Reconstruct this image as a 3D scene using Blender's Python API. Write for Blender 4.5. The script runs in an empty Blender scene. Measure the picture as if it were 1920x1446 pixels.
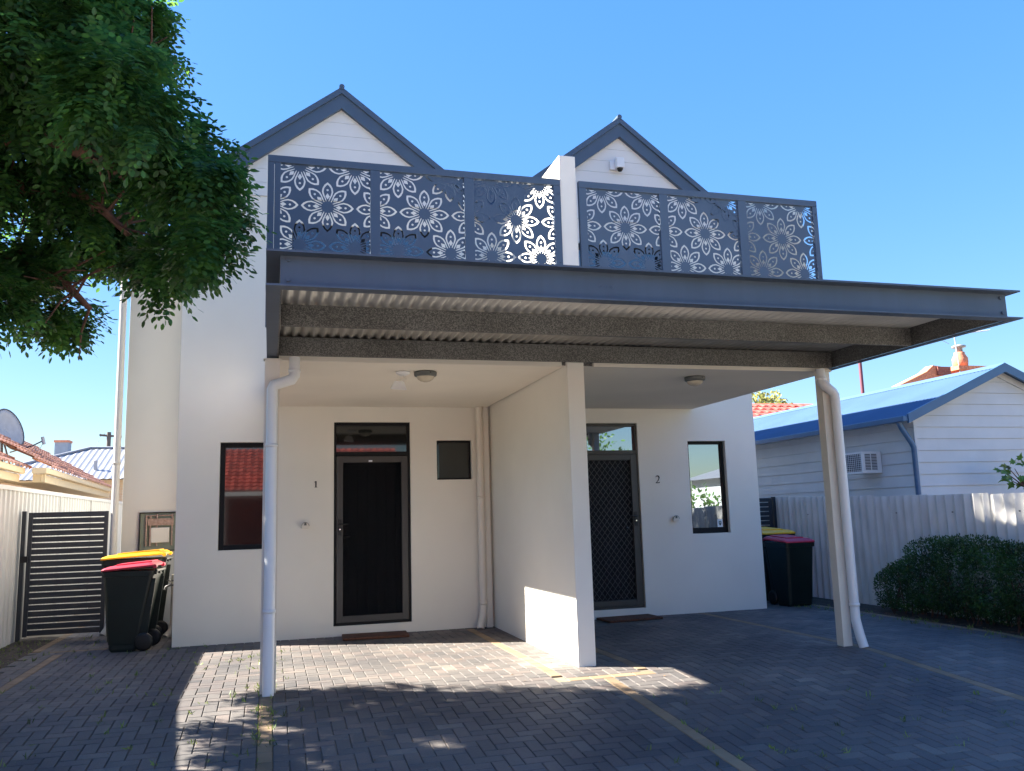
import bpy, math, random
import numpy as np
from mathutils import Matrix, Vector
random.seed(7); RNG = np.random.default_rng(11)
PI = math.pi
scene = bpy.context.scene
COL = scene.collection

# ------------------------------------------------------------------ camera
cam_d = bpy.data.cameras.new('camera'); cam = bpy.data.objects.new('camera', cam_d); COL.objects.link(cam)
R2 = (0.96190121, -0.27189298, -0.02864029); U2 = (-0.01416419, -0.15417646, 0.9879418); F = (0.2730301, 0.94989674, 0.15215367)
C0 = (-0.04023631, -10.59119604, 1.3597212)
m = Matrix.Identity(4)
for i in range(3):
    m[i][0] = R2[i]; m[i][1] = U2[i]; m[i][2] = -F[i]; m[i][3] = C0[i]
cam.matrix_world = m
cam_d.sensor_width = 36; cam_d.lens = 1586.8095 * 36 / 1920; cam_d.clip_start = 0.05; cam_d.clip_end = 3000
scene.camera = cam

# ------------------------------------------------------------------ sky, sun, exposure
SUN_H = Vector((-1.0, 0.39, 0)).normalized(); SUN_EL = math.radians(36.5)
sun_dir = Vector((SUN_H.x * math.cos(SUN_EL), SUN_H.y * math.cos(SUN_EL), math.sin(SUN_EL)))
world = bpy.data.worlds.new('World'); scene.world = world; world.use_nodes = True
wn = world.node_tree.nodes; wl = world.node_tree.links
for n in list(wn): wn.remove(n)
sky = wn.new('ShaderNodeTexSky'); sky.sky_type = 'NISHITA'; sky.sun_disc = False
sky.sun_elevation = SUN_EL; sky.sun_rotation = math.atan2(sun_dir.x, sun_dir.y)
sky.altitude = 0; sky.air_density = 1.0; sky.dust_density = 0.3; sky.ozone_density = 2.2
hs = wn.new('ShaderNodeHueSaturation'); hs.inputs['Saturation'].default_value = 1.3; hs.inputs['Hue'].default_value = 0.508
bg = wn.new('ShaderNodeBackground'); bg.inputs['Strength'].default_value = 0.088
wo = wn.new('ShaderNodeOutputWorld')
bw = wn.new('ShaderNodeRGBToBW'); pw = wn.new('ShaderNodeMath'); pw.operation = 'POWER'; pw.inputs[1].default_value = -0.58
mu = wn.new('ShaderNodeMath'); mu.operation = 'MULTIPLY'; mu.inputs[1].default_value = 1.1 ** 0.58
vs_ = wn.new('ShaderNodeVectorMath'); vs_.operation = 'SCALE'
wl.new(sky.outputs[0], bw.inputs[0]); wl.new(bw.outputs[0], pw.inputs[0]); wl.new(pw.outputs[0], mu.inputs[0]); wl.new(mu.outputs[0], vs_.inputs['Scale'])
wl.new(sky.outputs[0], vs_.inputs[0]); wl.new(vs_.outputs[0], hs.inputs['Color']); wl.new(hs.outputs[0], bg.inputs['Color']); wl.new(bg.outputs[0], wo.inputs['Surface'])
sd = bpy.data.lights.new('sun', 'SUN'); sun = bpy.data.objects.new('sun', sd); COL.objects.link(sun)
sd.energy = 5.0; sd.angle = math.radians(0.5); sd.color = (1.0, 0.93, 0.82)
sun.rotation_euler = sun_dir.to_track_quat('Z', 'Y').to_euler()
scene.view_settings.view_transform = 'Standard'; scene.view_settings.look = 'None'
scene.view_settings.exposure = 2.55; scene.view_settings.gamma = 1.0
scene.cycles.max_bounces = 8; scene.cycles.diffuse_bounces = 7

# ------------------------------------------------------------------ materials
def new_mat(name):
    mt = bpy.data.materials.new(name); mt.use_nodes = True
    nt = mt.node_tree; b = nt.nodes['Principled BSDF']
    return mt, nt, b
def mat(name, col, rough=0.6, metal=0.0, var=0.12, scale=6.0, bump=0.0, bscale=120.0, spec=0.5, var2=None, rand=0.0, detail=4):
    """principled with noise-driven tint variation, optional second tint, per-island random and bump"""
    mt, nt, b = new_mat(name); N = nt.nodes; L = nt.links
    tc = N.new('ShaderNodeTexCoord')
    ns = N.new('ShaderNodeTexNoise'); ns.inputs['Scale'].default_value = scale; ns.inputs['Detail'].default_value = detail
    L.new(tc.outputs['Object'], ns.inputs['Vector'])
    mr = N.new('ShaderNodeValToRGB'); mr.color_ramp.elements[0].position = 0.3; mr.color_ramp.elements[1].position = 0.7
    c2 = var2 or tuple(c * (1 + var) for c in col); c1 = tuple(c * (1 - var) for c in col)
    mr.color_ramp.elements[0].color = (*c1, 1); mr.color_ramp.elements[1].color = (*c2, 1)
    L.new(ns.outputs['Fac'], mr.inputs['Fac'])
    out = mr.outputs['Color']
    if rand > 0:
        g = N.new('ShaderNodeNewGeometry'); hv = N.new('ShaderNodeHueSaturation')
        ma = N.new('ShaderNodeMapRange'); ma.inputs['To Min'].default_value = 1 - rand; ma.inputs['To Max'].default_value = 1 + rand
        L.new(g.outputs['Random Per Island'], ma.inputs['Value']); L.new(ma.outputs[0], hv.inputs['Value']); L.new(out, hv.inputs['Color']); out = hv.outputs['Color']
    L.new(out, b.inputs['Base Color'])
    b.inputs['Roughness'].default_value = rough; b.inputs['Metallic'].default_value = metal; b.inputs['Specular IOR Level'].default_value = spec
    if bump > 0:
        n2 = N.new('ShaderNodeTexNoise'); n2.inputs['Scale'].default_value = bscale; n2.inputs['Detail'].default_value = 3
        L.new(tc.outputs['Object'], n2.inputs['Vector'])
        bp = N.new('ShaderNodeBump'); bp.inputs['Strength'].default_value = bump; bp.inputs['Distance'].default_value = 0.004
        L.new(n2.outputs['Fac'], bp.inputs['Height']); L.new(bp.outputs[0], b.inputs['Normal'])
    return mt
def glass_mat(name, base=(0.01, 0.012, 0.014), refl=0.3, tint=(0.8, 0.88, 0.95)):
    mt, nt, b = new_mat(name); N = nt.nodes; L = nt.links
    b.inputs['Base Color'].default_value = (*base, 1); b.inputs['Roughness'].default_value = 0.05
    g = N.new('ShaderNodeBsdfGlossy'); g.inputs['Roughness'].default_value = 0.01; g.inputs['Color'].default_value = (*tint, 1)
    mx = N.new('ShaderNodeMixShader'); mx.inputs[0].default_value = refl
    L.new(b.outputs[0], mx.inputs[1]); L.new(g.outputs[0], mx.inputs[2]); L.new(mx.outputs[0], N['Material Output'].inputs['Surface'])
    return mt
def leaf_mat(name, c1, c2, trans=0.42, rough=0.42):
    mt, nt, b = new_mat(name); N = nt.nodes; L = nt.links
    g = N.new('ShaderNodeNewGeometry'); mr = N.new('ShaderNodeValToRGB')
    mr.color_ramp.elements[0].color = (*c1, 1); mr.color_ramp.elements[1].color = (*c2, 1)
    L.new(g.outputs['Random Per Island'], mr.inputs['Fac'])
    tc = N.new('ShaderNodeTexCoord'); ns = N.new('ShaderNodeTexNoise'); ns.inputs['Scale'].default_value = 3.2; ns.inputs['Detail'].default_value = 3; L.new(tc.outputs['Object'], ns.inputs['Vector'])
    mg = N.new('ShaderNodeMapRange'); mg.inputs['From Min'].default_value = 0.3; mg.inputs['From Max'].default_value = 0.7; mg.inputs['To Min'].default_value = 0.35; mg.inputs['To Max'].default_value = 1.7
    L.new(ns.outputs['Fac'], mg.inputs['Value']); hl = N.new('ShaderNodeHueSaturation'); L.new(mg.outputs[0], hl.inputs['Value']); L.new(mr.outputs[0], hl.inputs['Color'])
    mr = hl; L.new(mr.outputs[0], b.inputs['Base Color'])
    b.inputs['Roughness'].default_value = rough; b.inputs['Specular IOR Level'].default_value = 0.4
    t = N.new('ShaderNodeBsdfTranslucent'); hv = N.new('ShaderNodeHueSaturation'); hv.inputs['Hue'].default_value = 0.47; hv.inputs['Value'].default_value = 2.1
    hv.inputs['Saturation'].default_value = 1.1
    L.new(mr.outputs[0], hv.inputs['Color']); L.new(hv.outputs[0], t.inputs['Color'])
    mx = N.new('ShaderNodeMixShader'); mx.inputs[0].default_value = trans
    L.new(b.outputs[0], mx.inputs[1]); L.new(t.outputs[0], mx.inputs[2]); L.new(mx.outputs[0], N['Material Output'].inputs['Surface'])
    return mt
def galv_mat(name):
    mt, nt, b = new_mat(name); N = nt.nodes; L = nt.links
    tc = N.new('ShaderNodeTexCoord'); v = N.new('ShaderNodeTexVoronoi'); v.inputs['Scale'].default_value = 150
    n = N.new('ShaderNodeTexNoise'); n.inputs['Scale'].default_value = 2.2; n.inputs['Detail'].default_value = 5
    L.new(tc.outputs['Object'], v.inputs['Vector']); L.new(tc.outputs['Object'], n.inputs['Vector'])
    r = N.new('ShaderNodeValToRGB'); r.color_ramp.elements[0].color = (0.085, 0.083, 0.080, 1); r.color_ramp.elements[1].color = (0.25, 0.24, 0.225, 1)
    r.color_ramp.elements[0].position = 0.25; r.color_ramp.elements[1].position = 0.95
    sp = N.new('ShaderNodeSeparateColor'); L.new(v.outputs['Color'], sp.inputs[0]); L.new(sp.outputs[0], r.inputs['Fac'])
    mx = N.new('ShaderNodeMixRGB'); mx.blend_type = 'MULTIPLY'; mx.inputs[0].default_value = 0.6
    r2 = N.new('ShaderNodeValToRGB'); r2.color_ramp.elements[0].position = 0.35; r2.color_ramp.elements[1].position = 0.65
    r2.color_ramp.elements[0].color = (0.6, 0.57, 0.54, 1)
    L.new(n.outputs['Fac'], r2.inputs['Fac']); L.new(r.outputs[0], mx.inputs[1]); L.new(r2.outputs[0], mx.inputs[2])
    L.new(mx.outputs[0], b.inputs['Base Color']); b.inputs['Metallic'].default_value = 0.35; b.inputs['Roughness'].default_value = 0.5
    return mt
def brick_mat(name, c1, c2, mortar, sx=4.0):
    mt, nt, b = new_mat(name); N = nt.nodes; L = nt.links
    tc = N.new('ShaderNodeTexCoord'); mp = N.new('ShaderNodeMapping'); mp.inputs['Rotation'].default_value = (PI / 2, 0, 0)
    br = N.new('ShaderNodeTexBrick'); br.inputs['Scale'].default_value = 1.0; br.inputs['Brick Width'].default_value = 0.24; br.inputs['Row Height'].default_value = 0.086
    br.inputs['Mortar Size'].default_value = 0.006
    br.inputs['Color1'].default_value = (*c1, 1); br.inputs['Color2'].default_value = (*c2, 1); br.inputs['Mortar'].default_value = (*mortar, 1)
    L.new(tc.outputs['Object'], mp.inputs[0]); L.new(mp.outputs[0], br.inputs['Vector']); L.new(br.outputs['Color'], b.inputs['Base Color'])
    b.inputs['Roughness'].default_value = 0.85
    return mt
M = dict(
    wall=mat('render_paint', (0.73, 0.70, 0.63), 0.85, var=0.035, scale=1.1, bump=0.35, bscale=160, spec=0.25),
    ceiling=mat('ceiling_paint', (0.76, 0.70, 0.61), 0.9, var=0.03, scale=1.5, bump=0.1, bscale=90, spec=0.2),
    board=mat('board_paint', (0.66, 0.65, 0.63), 0.7, var=0.03, scale=2.0, bump=0.05),
    slate=mat('slate_steel_paint', (0.058, 0.088, 0.135), 0.5, var=0.06, scale=3.0, spec=0.5, bump=0.03, bscale=200),
    beam=mat('beam_paint', (0.058, 0.082, 0.122), 0.48, var=0.10, scale=2.0, spec=0.5, bump=0.05, bscale=90),
    darkframe=mat('window_frame_paint', (0.005, 0.006, 0.008), 0.5, var=0.05, spec=0.2),
    doorframe=mat('door_frame_paint', (0.036, 0.034, 0.033), 0.45, var=0.06),
    mesh=mat('fly_mesh', (0.0028, 0.003, 0.004), 0.85, var=0.2, scale=20, spec=0.06),
    grille=mat('grille_paint', (0.045, 0.046, 0.05), 0.5),
    door=mat('door_timber', (0.012, 0.013, 0.018), 0.6, var=0.3, scale=8, spec=0.15),
    glass=glass_mat('glass_dark', refl=0.38), glass1=glass_mat('glass_screened', (.006, .007, .009), refl=0.04), glass2=glass_mat('glass_dim', (0.010, 0.011, 0.010), 0.035), glassb=glass_mat('glass_balcony', (0.012, 0.02, 0.032), 0.12),
    galv=galv_mat('galvanised_steel'),
    deck=mat('zinc_sheet', (0.58, 0.55, 0.50), 0.42, metal=0.35, var=0.10, scale=3),
    cream=mat('cream_pipe_paint', (0.66, 0.61, 0.53), 0.45, var=0.03, scale=3),
    white=mat('white_pipe', (0.70, 0.70, 0.70), 0.35, var=0.03, scale=3),
    black=mat('black_plastic', (0.005, 0.005, 0.005), 0.5),
    chrome=mat('chrome', (0.6, 0.6, 0.6), 0.25, metal=1.0),
    sand=mat('joint_sand', (0.20, 0.17, 0.12), 0.95, var=0.3, scale=12, bump=0.5, bscale=200),
    soil=mat('soil', (0.05, 0.038, 0.028), 0.95, var=0.5, scale=9, bump=0.9, bscale=60),
    dryground=mat('dry_ground', (0.22, 0.19, 0.15), 0.95, var=0.3, scale=1.2, bump=0.6, bscale=30),
    binbody=mat('bin_plastic', (0.003, 0.009, 0.0075), 0.38, var=0.25, scale=5, spec=0.5, bump=0.03),
    binred=mat('bin_lid_red', (0.48, 0.018, 0.05), 0.45, var=0.1, scale=8),
    binyel=mat('bin_lid_yellow', (0.88, 0.43, 0.005), 0.42, var=0.06, scale=8),
    fenceL=mat('cream_steel_fence', (0.55, 0.54, 0.51), 0.55, var=0.05, scale=2),
    shedwall=mat('shed_board_paint', (0.55, 0.57, 0.58), 0.75, var=0.05, scale=2.5, bump=0.1, bscale=60),
    shedroof=mat('blue_steel_roof', (0.068, 0.128, 0.225), 0.6, spec=0.25, var=0.08, scale=1.2),
    shedtrim=mat('blue_trim', (0.05, 0.12, 0.22), 0.35, var=0.06, scale=4),
    metalroof=mat('zinc_roof', (0.27, 0.28, 0.295), 0.5, metal=0.2, var=0.1, scale=2.0),
    tile=mat('terracotta_tile', (0.37, 0.185, 0.13), 0.75, var=0.25, scale=5, rand=0.2),
    redtile=mat('red_roof_tile', (0.50, 0.10, 0.07), 0.65, var=0.3, scale=4, rand=0.25),
    eave=mat('yellow_gutter_paint', (0.72, 0.58, 0.36), 0.5, var=0.04),
    brickwall=brick_mat('pale_brick', (0.62, 0.47, 0.32), (0.55, 0.40, 0.27), (0.55, 0.50, 0.42)),
    redbrick=brick_mat('red_brick', (0.28, 0.06, 0.04), (0.20, 0.045, 0.035), (0.25, 0.18, 0.15)),
    orangebrick=mat('orange_brick', (0.55, 0.20, 0.11), 0.85, var=0.3, scale=14, bump=0.4, bscale=30),
    chim=mat('grey_chimney_render', (0.25, 0.28, 0.33), 0.85, var=0.1),
    bark=mat('reddish_bark', (0.12, 0.06, 0.042), 0.9, var=0.35, scale=14, bump=0.8, bscale=40),
    dish=mat('dish_grey', (0.35, 0.36, 0.38), 0.5), steel=mat('dark_steel', (0.05, 0.055, 0.07), 0.5),
    pole=mat('weathered_timber', (0.12, 0.10, 0.09), 0.9), purple=mat('maroon_pole_paint', (0.12, 0.03, 0.05), 0.5),
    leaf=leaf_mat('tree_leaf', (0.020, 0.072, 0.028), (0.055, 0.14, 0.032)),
    hedgeleaf=leaf_mat('hedge_leaf', (0.012, 0.038, 0.010), (0.038, 0.092, 0.018), 0.18),
    farleaf=leaf_mat('far_leaf', (0.16, 0.19, 0.06), (0.28, 0.27, 0.09), 0.3),
    figleaf=leaf_mat('fig_leaf', (0.05, 0.12, 0.025), (0.09, 0.19, 0.04), 0.3),
    grass=leaf_mat('weed_leaf', (0.08, 0.14, 0.03), (0.16, 0.22, 0.05), 0.2),
    coir=mat('coir', (0.10, 0.04, 0.022), 0.95, var=0.5, scale=60, bump=1.0, bscale=200),
    lampglass=mat('lamp_diffuser', (0.50, 0.44, 0.34), 0.25, var=0.05),
    lampbody=mat('lamp_body_grey', (0.10, 0.105, 0.10), 0.5),
    number=mat('number_black', (0.004, 0.004, 0.004), 0.5),
    meter=mat('meter_metal', (0.20, 0.15, 0.13), 0.45, metal=0.4, var=0.3, scale=30),
    meterback=mat('meter_back', (0.11, 0.14, 0.12), 0.6, var=0.1),
    redcap=mat('red_fence_cap', (0.5, 0.16, 0.15), 0.6), sticker=mat('sticker_white', (0.7, 0.75, 0.8), 0.5), shield=mat('sticker_shield', (0.02, 0.04, 0.03), 0.5),
)
def paver_mat():
    mt, nt, b = new_mat('paver'); N = nt.nodes; L = nt.links
    g = N.new('ShaderNodeNewGeometry'); tc = N.new('ShaderNodeTexCoord')
    r = N.new('ShaderNodeValToRGB'); e = r.color_ramp.elements
    e[0].color = (0.088, 0.086, 0.086, 1); e[1].color = (0.160, 0.148, 0.136, 1)
    x = e.new(0.5); x.color = (0.115, 0.109, 0.106, 1); x = e.new(0.85); x.color = (0.130, 0.113, 0.107, 1)
    L.new(g.outputs['Random Per Island'], r.inputs['Fac'])
    n = N.new('ShaderNodeTexNoise'); n.inputs['Scale'].default_value = 0.9; n.inputs['Detail'].default_value = 6; L.new(tc.outputs['Object'], n.inputs['Vector'])
    r2 = N.new('ShaderNodeValToRGB'); r2.color_ramp.elements[0].position = 0.3; r2.color_ramp.elements[1].position = 0.72
    r2.color_ramp.elements[0].color = (0.62, 0.62, 0.66, 1); r2.color_ramp.elements[1].color = (1.40, 1.33, 1.24, 1)
    mx = N.new('ShaderNodeMixRGB'); mx.blend_type = 'MULTIPLY'; mx.inputs[0].default_value = 1
    L.new(n.outputs['Fac'], r2.inputs['Fac']); L.new(r.outputs[0], mx.inputs[1]); L.new(r2.outputs[0], mx.inputs[2])
    n3 = N.new('ShaderNodeTexNoise'); n3.inputs['Scale'].default_value = 90; n3.inputs['Detail'].default_value = 4; L.new(tc.outputs['Object'], n3.inputs['Vector'])
    r3 = N.new('ShaderNodeValToRGB'); r3.color_ramp.elements[0].color = (0.6, 0.6, 0.6, 1); r3.color_ramp.elements[1].color = (1.4, 1.4, 1.4, 1)
    mx2 = N.new('ShaderNodeMixRGB'); mx2.blend_type = 'MULTIPLY'; mx2.inputs[0].default_value = 0.7
    L.new(n3.outputs['Fac'], r3.inputs['Fac']); L.new(mx.outputs[0], mx2.inputs[1]); L.new(r3.outputs[0], mx2.inputs[2])
    L.new(mx2.outputs[0], b.inputs['Base Color'])
    bp = N.new('ShaderNodeBump'); bp.inputs['Strength'].default_value = 0.5; bp.inputs['Distance'].default_value = 0.003
    L.new(n3.outputs['Fac'], bp.inputs['Height']); L.new(bp.outputs[0], b.inputs['Normal'])
    b.inputs['Roughness'].default_value = 0.72; b.inputs['Specular IOR Level'].default_value = 0.4
    return mt
M['paver'] = paver_mat()
M['boardwhite'] = mat('pale_board', (0.80, 0.76, 0.66), 0.7, var=.03)
def screen_mat():
    mt, nt, b = new_mat('fly_mesh_fine'); N = nt.nodes; L = nt.links
    b.inputs['Base Color'].default_value = (.004, .0045, .006, 1); b.inputs['Roughness'].default_value = .7; b.inputs['Specular IOR Level'].default_value = .15
    t = N.new('ShaderNodeBsdfTransparent'); mx = N.new('ShaderNodeMixShader'); mx.inputs[0].default_value = .55
    L.new(b.outputs[0], mx.inputs[1]); L.new(t.outputs[0], mx.inputs[2]); L.new(mx.outputs[0], N['Material Output'].inputs['Surface']); return mt
M['mesh'] = screen_mat()
def add_streaks(mt):
    nt = mt.node_tree; N = nt.nodes; L = nt.links; b = N['Principled BSDF']; src = b.inputs['Base Color'].links[0].from_socket
    tc = N.new('ShaderNodeTexCoord'); mp = N.new('ShaderNodeMapping'); mp.inputs['Scale'].default_value = (9, 9, .5)
    n = N.new('ShaderNodeTexNoise'); n.inputs['Scale'].default_value = 1.5; n.inputs['Detail'].default_value = 6
    r = N.new('ShaderNodeValToRGB'); r.color_ramp.elements[0].position = .35; r.color_ramp.elements[1].position = .6
    r.color_ramp.elements[0].color = (.93, .92, .90, 1); mx = N.new('ShaderNodeMixRGB'); mx.blend_type = 'MULTIPLY'; mx.inputs[0].default_value = 1
    L.new(tc.outputs['Object'], mp.inputs[0]); L.new(mp.outputs[0], n.inputs['Vector']); L.new(n.outputs['Fac'], r.inputs['Fac'])
    L.new(src, mx.inputs[1]); L.new(r.outputs[0], mx.inputs[2]); L.new(mx.outputs[0], b.inputs['Base Color'])
add_streaks(M['beam'])
M['wingwall'] = mat('wing_render_dimmed', (0.37, 0.375, 0.365), 0.85, var=0.03, scale=1.1, bump=0.3, bscale=160, spec=0.25)  # house render painted darker to imitate weaker bounce light on the wing
M['concrete'] = mat('bounce_concrete', (0.36, 0.34, 0.31), 0.9, var=.15, scale=1.5, bump=.3)
M['floortile'] = mat('balcony_tile', (0.10, 0.095, 0.09), 0.6, var=.2, scale=4)
M['tanpaver'] = mat('tan_paver', (0.235, 0.165, 0.10), 0.85, var=0.18, scale=3, bump=0.4, bscale=90, rand=0.15)
def super6_mat():
    mt, nt, b = new_mat('weathered_fibre_cement'); N = nt.nodes; L = nt.links
    tc = N.new('ShaderNodeTexCoord'); mp = N.new('ShaderNodeMapping'); mp.inputs['Scale'].default_value = (3, 3, 0.7)
    n = N.new('ShaderNodeTexNoise'); n.inputs['Scale'].default_value = 3; n.inputs['Detail'].default_value = 8
    L.new(tc.outputs['Object'], mp.inputs[0]); L.new(mp.outputs[0], n.inputs['Vector'])
    r = N.new('ShaderNodeValToRGB'); r.color_ramp.elements[0].position = 0.3; r.color_ramp.elements[1].position = 0.7
    r.color_ramp.elements[0].color = (0.52, 0.505, 0.475, 1); r.color_ramp.elements[1].color = (0.68, 0.665, 0.63, 1)
    L.new(n.outputs['Fac'], r.inputs['Fac']); L.new(r.outputs[0], b.inputs['Base Color']); b.inputs['Roughness'].default_value = 0.9
    return mt
M['super6'] = super6_mat()

# ------------------------------------------------------------------ mesh helpers
ORIG = {}
class MB:
    def __init__(s): s.v = []; s.f = []; s.sm = []
    def add(s, vs, fs, smooth=False):
        o = len(s.v); s.v += [tuple(v) for v in vs]; s.f += [tuple(i + o for i in f) for f in fs]; s.sm += [smooth] * len(fs); return s
    def box(s, x0, x1, y0, y1, z0, z1):
        return s.add([(x0, y0, z0), (x1, y0, z0), (x1, y1, z0), (x0, y1, z0), (x0, y0, z1), (x1, y0, z1), (x1, y1, z1), (x0, y1, z1)],
                     [(3, 2, 1, 0), (4, 5, 6, 7), (0, 1, 5, 4), (1, 2, 6, 5), (2, 3, 7, 6), (3, 0, 4, 7)])
    def obox(s, c, ax, ay, az):
        c = Vector(c); ax = Vector(ax); ay = Vector(ay); az = Vector(az)
        vs = [c + sx * ax + sy * ay + sz * az for sz in (-1, 1) for sx, sy in ((-1, -1), (1, -1), (1, 1), (-1, 1))]
        return s.add(vs, [(3, 2, 1, 0), (4, 5, 6, 7), (0, 1, 5, 4), (1, 2, 6, 5), (2, 3, 7, 6), (3, 0, 4, 7)])
    def prism(s, poly, d0, d1, axis='y'):
        """polygon in the plane across axis (x,z for y; y,z for x; x,y for z), extruded from d0 to d1"""
        n = len(poly)
        def P(a, b, d): return (a, d, b) if axis == 'y' else ((d, a, b) if axis == 'x' else (a, b, d))
        vs = [P(a, b, d0) for a, b in poly] + [P(a, b, d1) for a, b in poly]
        fs = [tuple(range(n)), tuple(range(2 * n - 1, n - 1, -1))] + [((i + 1) % n, i, i + n, (i + 1) % n + n) for i in range(n)]
        return s.add(vs, fs)
    def tube(s, pts, r, n=14, cap=True, smooth=True):
        pts = [Vector(p) for p in pts]; rs = r if isinstance(r, (list, tuple)) else [r] * len(pts)
        rings = []; prev = None
        for i, p in enumerate(pts):
            if i == 0: t = (pts[1] - p).normalized()
            elif i == len(pts) - 1: t = (p - pts[i - 1]).normalized()
            else:
                t = ((pts[i + 1] - p).normalized() + (p - pts[i - 1]).normalized()).normalized()
            if prev is None: a = t.orthogonal().normalized()
            else: a = (prev - t * prev.dot(t)).normalized()
            prev = a; b = t.cross(a); k = rs[i]
            if 0 < i < len(pts) - 1:
                cosh = max(0.5, t.dot((p - pts[i - 1]).normalized()))
            else: cosh = 1
            rings.append([p + k * (math.cos(2 * PI * j / n) * a + math.sin(2 * PI * j / n) * b) / (1 if cosh > .99 else cosh ** .5) for j in range(n)])
        vs = [v for q in rings for v in q]
        fs = [(i * n + j, i * n + (j + 1) % n, (i + 1) * n + (j + 1) % n, (i + 1) * n + j) for i in range(len(pts) - 1) for j in range(n)]
        s.add(vs, fs, smooth)
        if cap: s.add(rings[0], [tuple(range(n - 1, -1, -1))]); s.add(rings[-1], [tuple(range(n))])
        return s
    def lathe(s, prof, c, n=24, axis='z', smooth=True):
        c = Vector(c); vs = []
        for r, h in prof:
            for j in range(n):
                a = 2 * PI * j / n; u, w = r * math.cos(a), r * math.sin(a)
                vs.append(c + Vector((u, w, h)) if axis == 'z' else (c + Vector((h, u, w)) if axis == 'x' else c + Vector((u, h, w))))
        k = len(prof)
        fs = [(i * n + j, i * n + (j + 1) % n, (i + 1) * n + (j + 1) % n, (i + 1) * n + j) for i in range(k - 1) for j in range(n)]
        s.add(vs, fs, smooth); return s
    def build(s, name, material, parent=None, bevel=0.0, seg=2, org=None, solid=0.0):
        me = bpy.data.meshes.new(name)
        o3 = Vector(ORIG[parent.name]) if parent else Vector(org or (0, 0, 0))
        me.from_pydata([(v[0] - o3[0], v[1] - o3[1], v[2] - o3[2]) for v in s.v], [], s.f)
        me.polygons.foreach_set('use_smooth', s.sm); me.materials.append(material); me.validate(); me.update()
        o = bpy.data.objects.new(name, me); COL.objects.link(o)
        ORIG[o.name] = tuple(o3)
        if parent: o.parent = parent
        else: o.location = o3
        if solid: md = o.modifiers.new('s', 'SOLIDIFY'); md.thickness = solid; md.offset = 0
        if bevel: md = o.modifiers.new('b', 'BEVEL'); md.width = bevel; md.segments = seg; md.limit_method = 'ANGLE'; md.angle_limit = math.radians(40)
        return o
def tag(o, label, cat, group=None):
    o['label'] = label; o['category'] = cat
    if group: o['group'] = group
    return o
def thing(name, label, cat, loc=(0, 0, 0), group=None):
    o = bpy.data.objects.new(name, None); o.empty_display_size = 0.1; COL.objects.link(o); o.location = loc; ORIG[o.name] = tuple(loc)
    return tag(o, label, cat, group)
def structure(o, kind='structure'): o['kind'] = kind; return o
def np_mesh(name, V, Fq, material, parent=None, smooth=False, org=None):
    """numpy verts (n,3) and faces (m,k) of equal size"""
    me = bpy.data.meshes.new(name); o3 = np.array(ORIG[parent.name] if parent else (org or (0, 0, 0)), float)
    V = np.asarray(V, float) - o3; Fq = np.asarray(Fq, np.int32); k = Fq.shape[1]
    me.vertices.add(len(V)); me.vertices.foreach_set('co', V.astype(np.float32).ravel())
    me.loops.add(Fq.size); me.loops.foreach_set('vertex_index', Fq.ravel())
    me.polygons.add(len(Fq)); me.polygons.foreach_set('loop_start', np.arange(0, Fq.size, k, dtype=np.int32))
    me.polygons.foreach_set('use_smooth', np.full(len(Fq), bool(smooth)))
    me.materials.append(material); me.update(calc_edges=True); me.validate()
    o = bpy.data.objects.new(name, me); COL.objects.link(o); ORIG[o.name] = tuple(o3)
    if parent: o.parent = parent
    else: o.location = tuple(o3)
    return o
def copy_tree(o, parent=None):
    c = o.copy(); COL.objects.link(c); c.parent = parent; ORIG[c.name] = ORIG.get(o.name, (0, 0, 0))
    for ch in list(o.children): copy_tree(ch, c)
    return c
def wall_face(mb, x0, x1, z0, z1, y, holes, depth):
    """front face (facing -y) with rectangular openings and their reveals"""
    xs = sorted({x0, x1} | {h[0] for h in holes} | {h[1] for h in holes}); zs = sorted({z0, z1} | {h[2] for h in holes} | {h[3] for h in holes})
    idx = {}
    def vi(x, z):
        if (x, z) not in idx: idx[(x, z)] = len(mb.v); mb.v.append((x, y, z))
        return idx[(x, z)]
    for a, b in zip(xs, xs[1:]):
        for c, d in zip(zs, zs[1:]):
            cx, cz = (a + b) / 2, (c + d) / 2
            if any(h[0] < cx < h[1] and h[2] < cz < h[3] for h in holes): continue
            mb.f.append((vi(a, c), vi(b, c), vi(b, d), vi(a, d))); mb.sm.append(False)
    for h in holes:
        a, b, c, d = h; yy = y + depth
        q = [(a, c), (b, c), (b, d), (a, d)]
        bi = len(mb.v); mb.v += [(p[0], yy, p[1]) for p in q]
        for i in range(4):
            j = (i + 1) % 4
            # split reveal edges are fine: share only the corners
            mb.f.append((vi(*q[j]), vi(*q[i]), bi + i, bi + j)); mb.sm.append(False)

# ground height: level at the house, falling gently towards the street
def gz(x, y):
    if y > -3.0: return 0.0
    if y > -3.6: return -0.0625 * (y + 3.0) ** 2 / 1.0
    if y > -6.5: return -0.0225 + 0.078 * (y + 3.6)
    return max(-0.2487 + 0.045 * (y + 6.5), -0.45)

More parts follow.
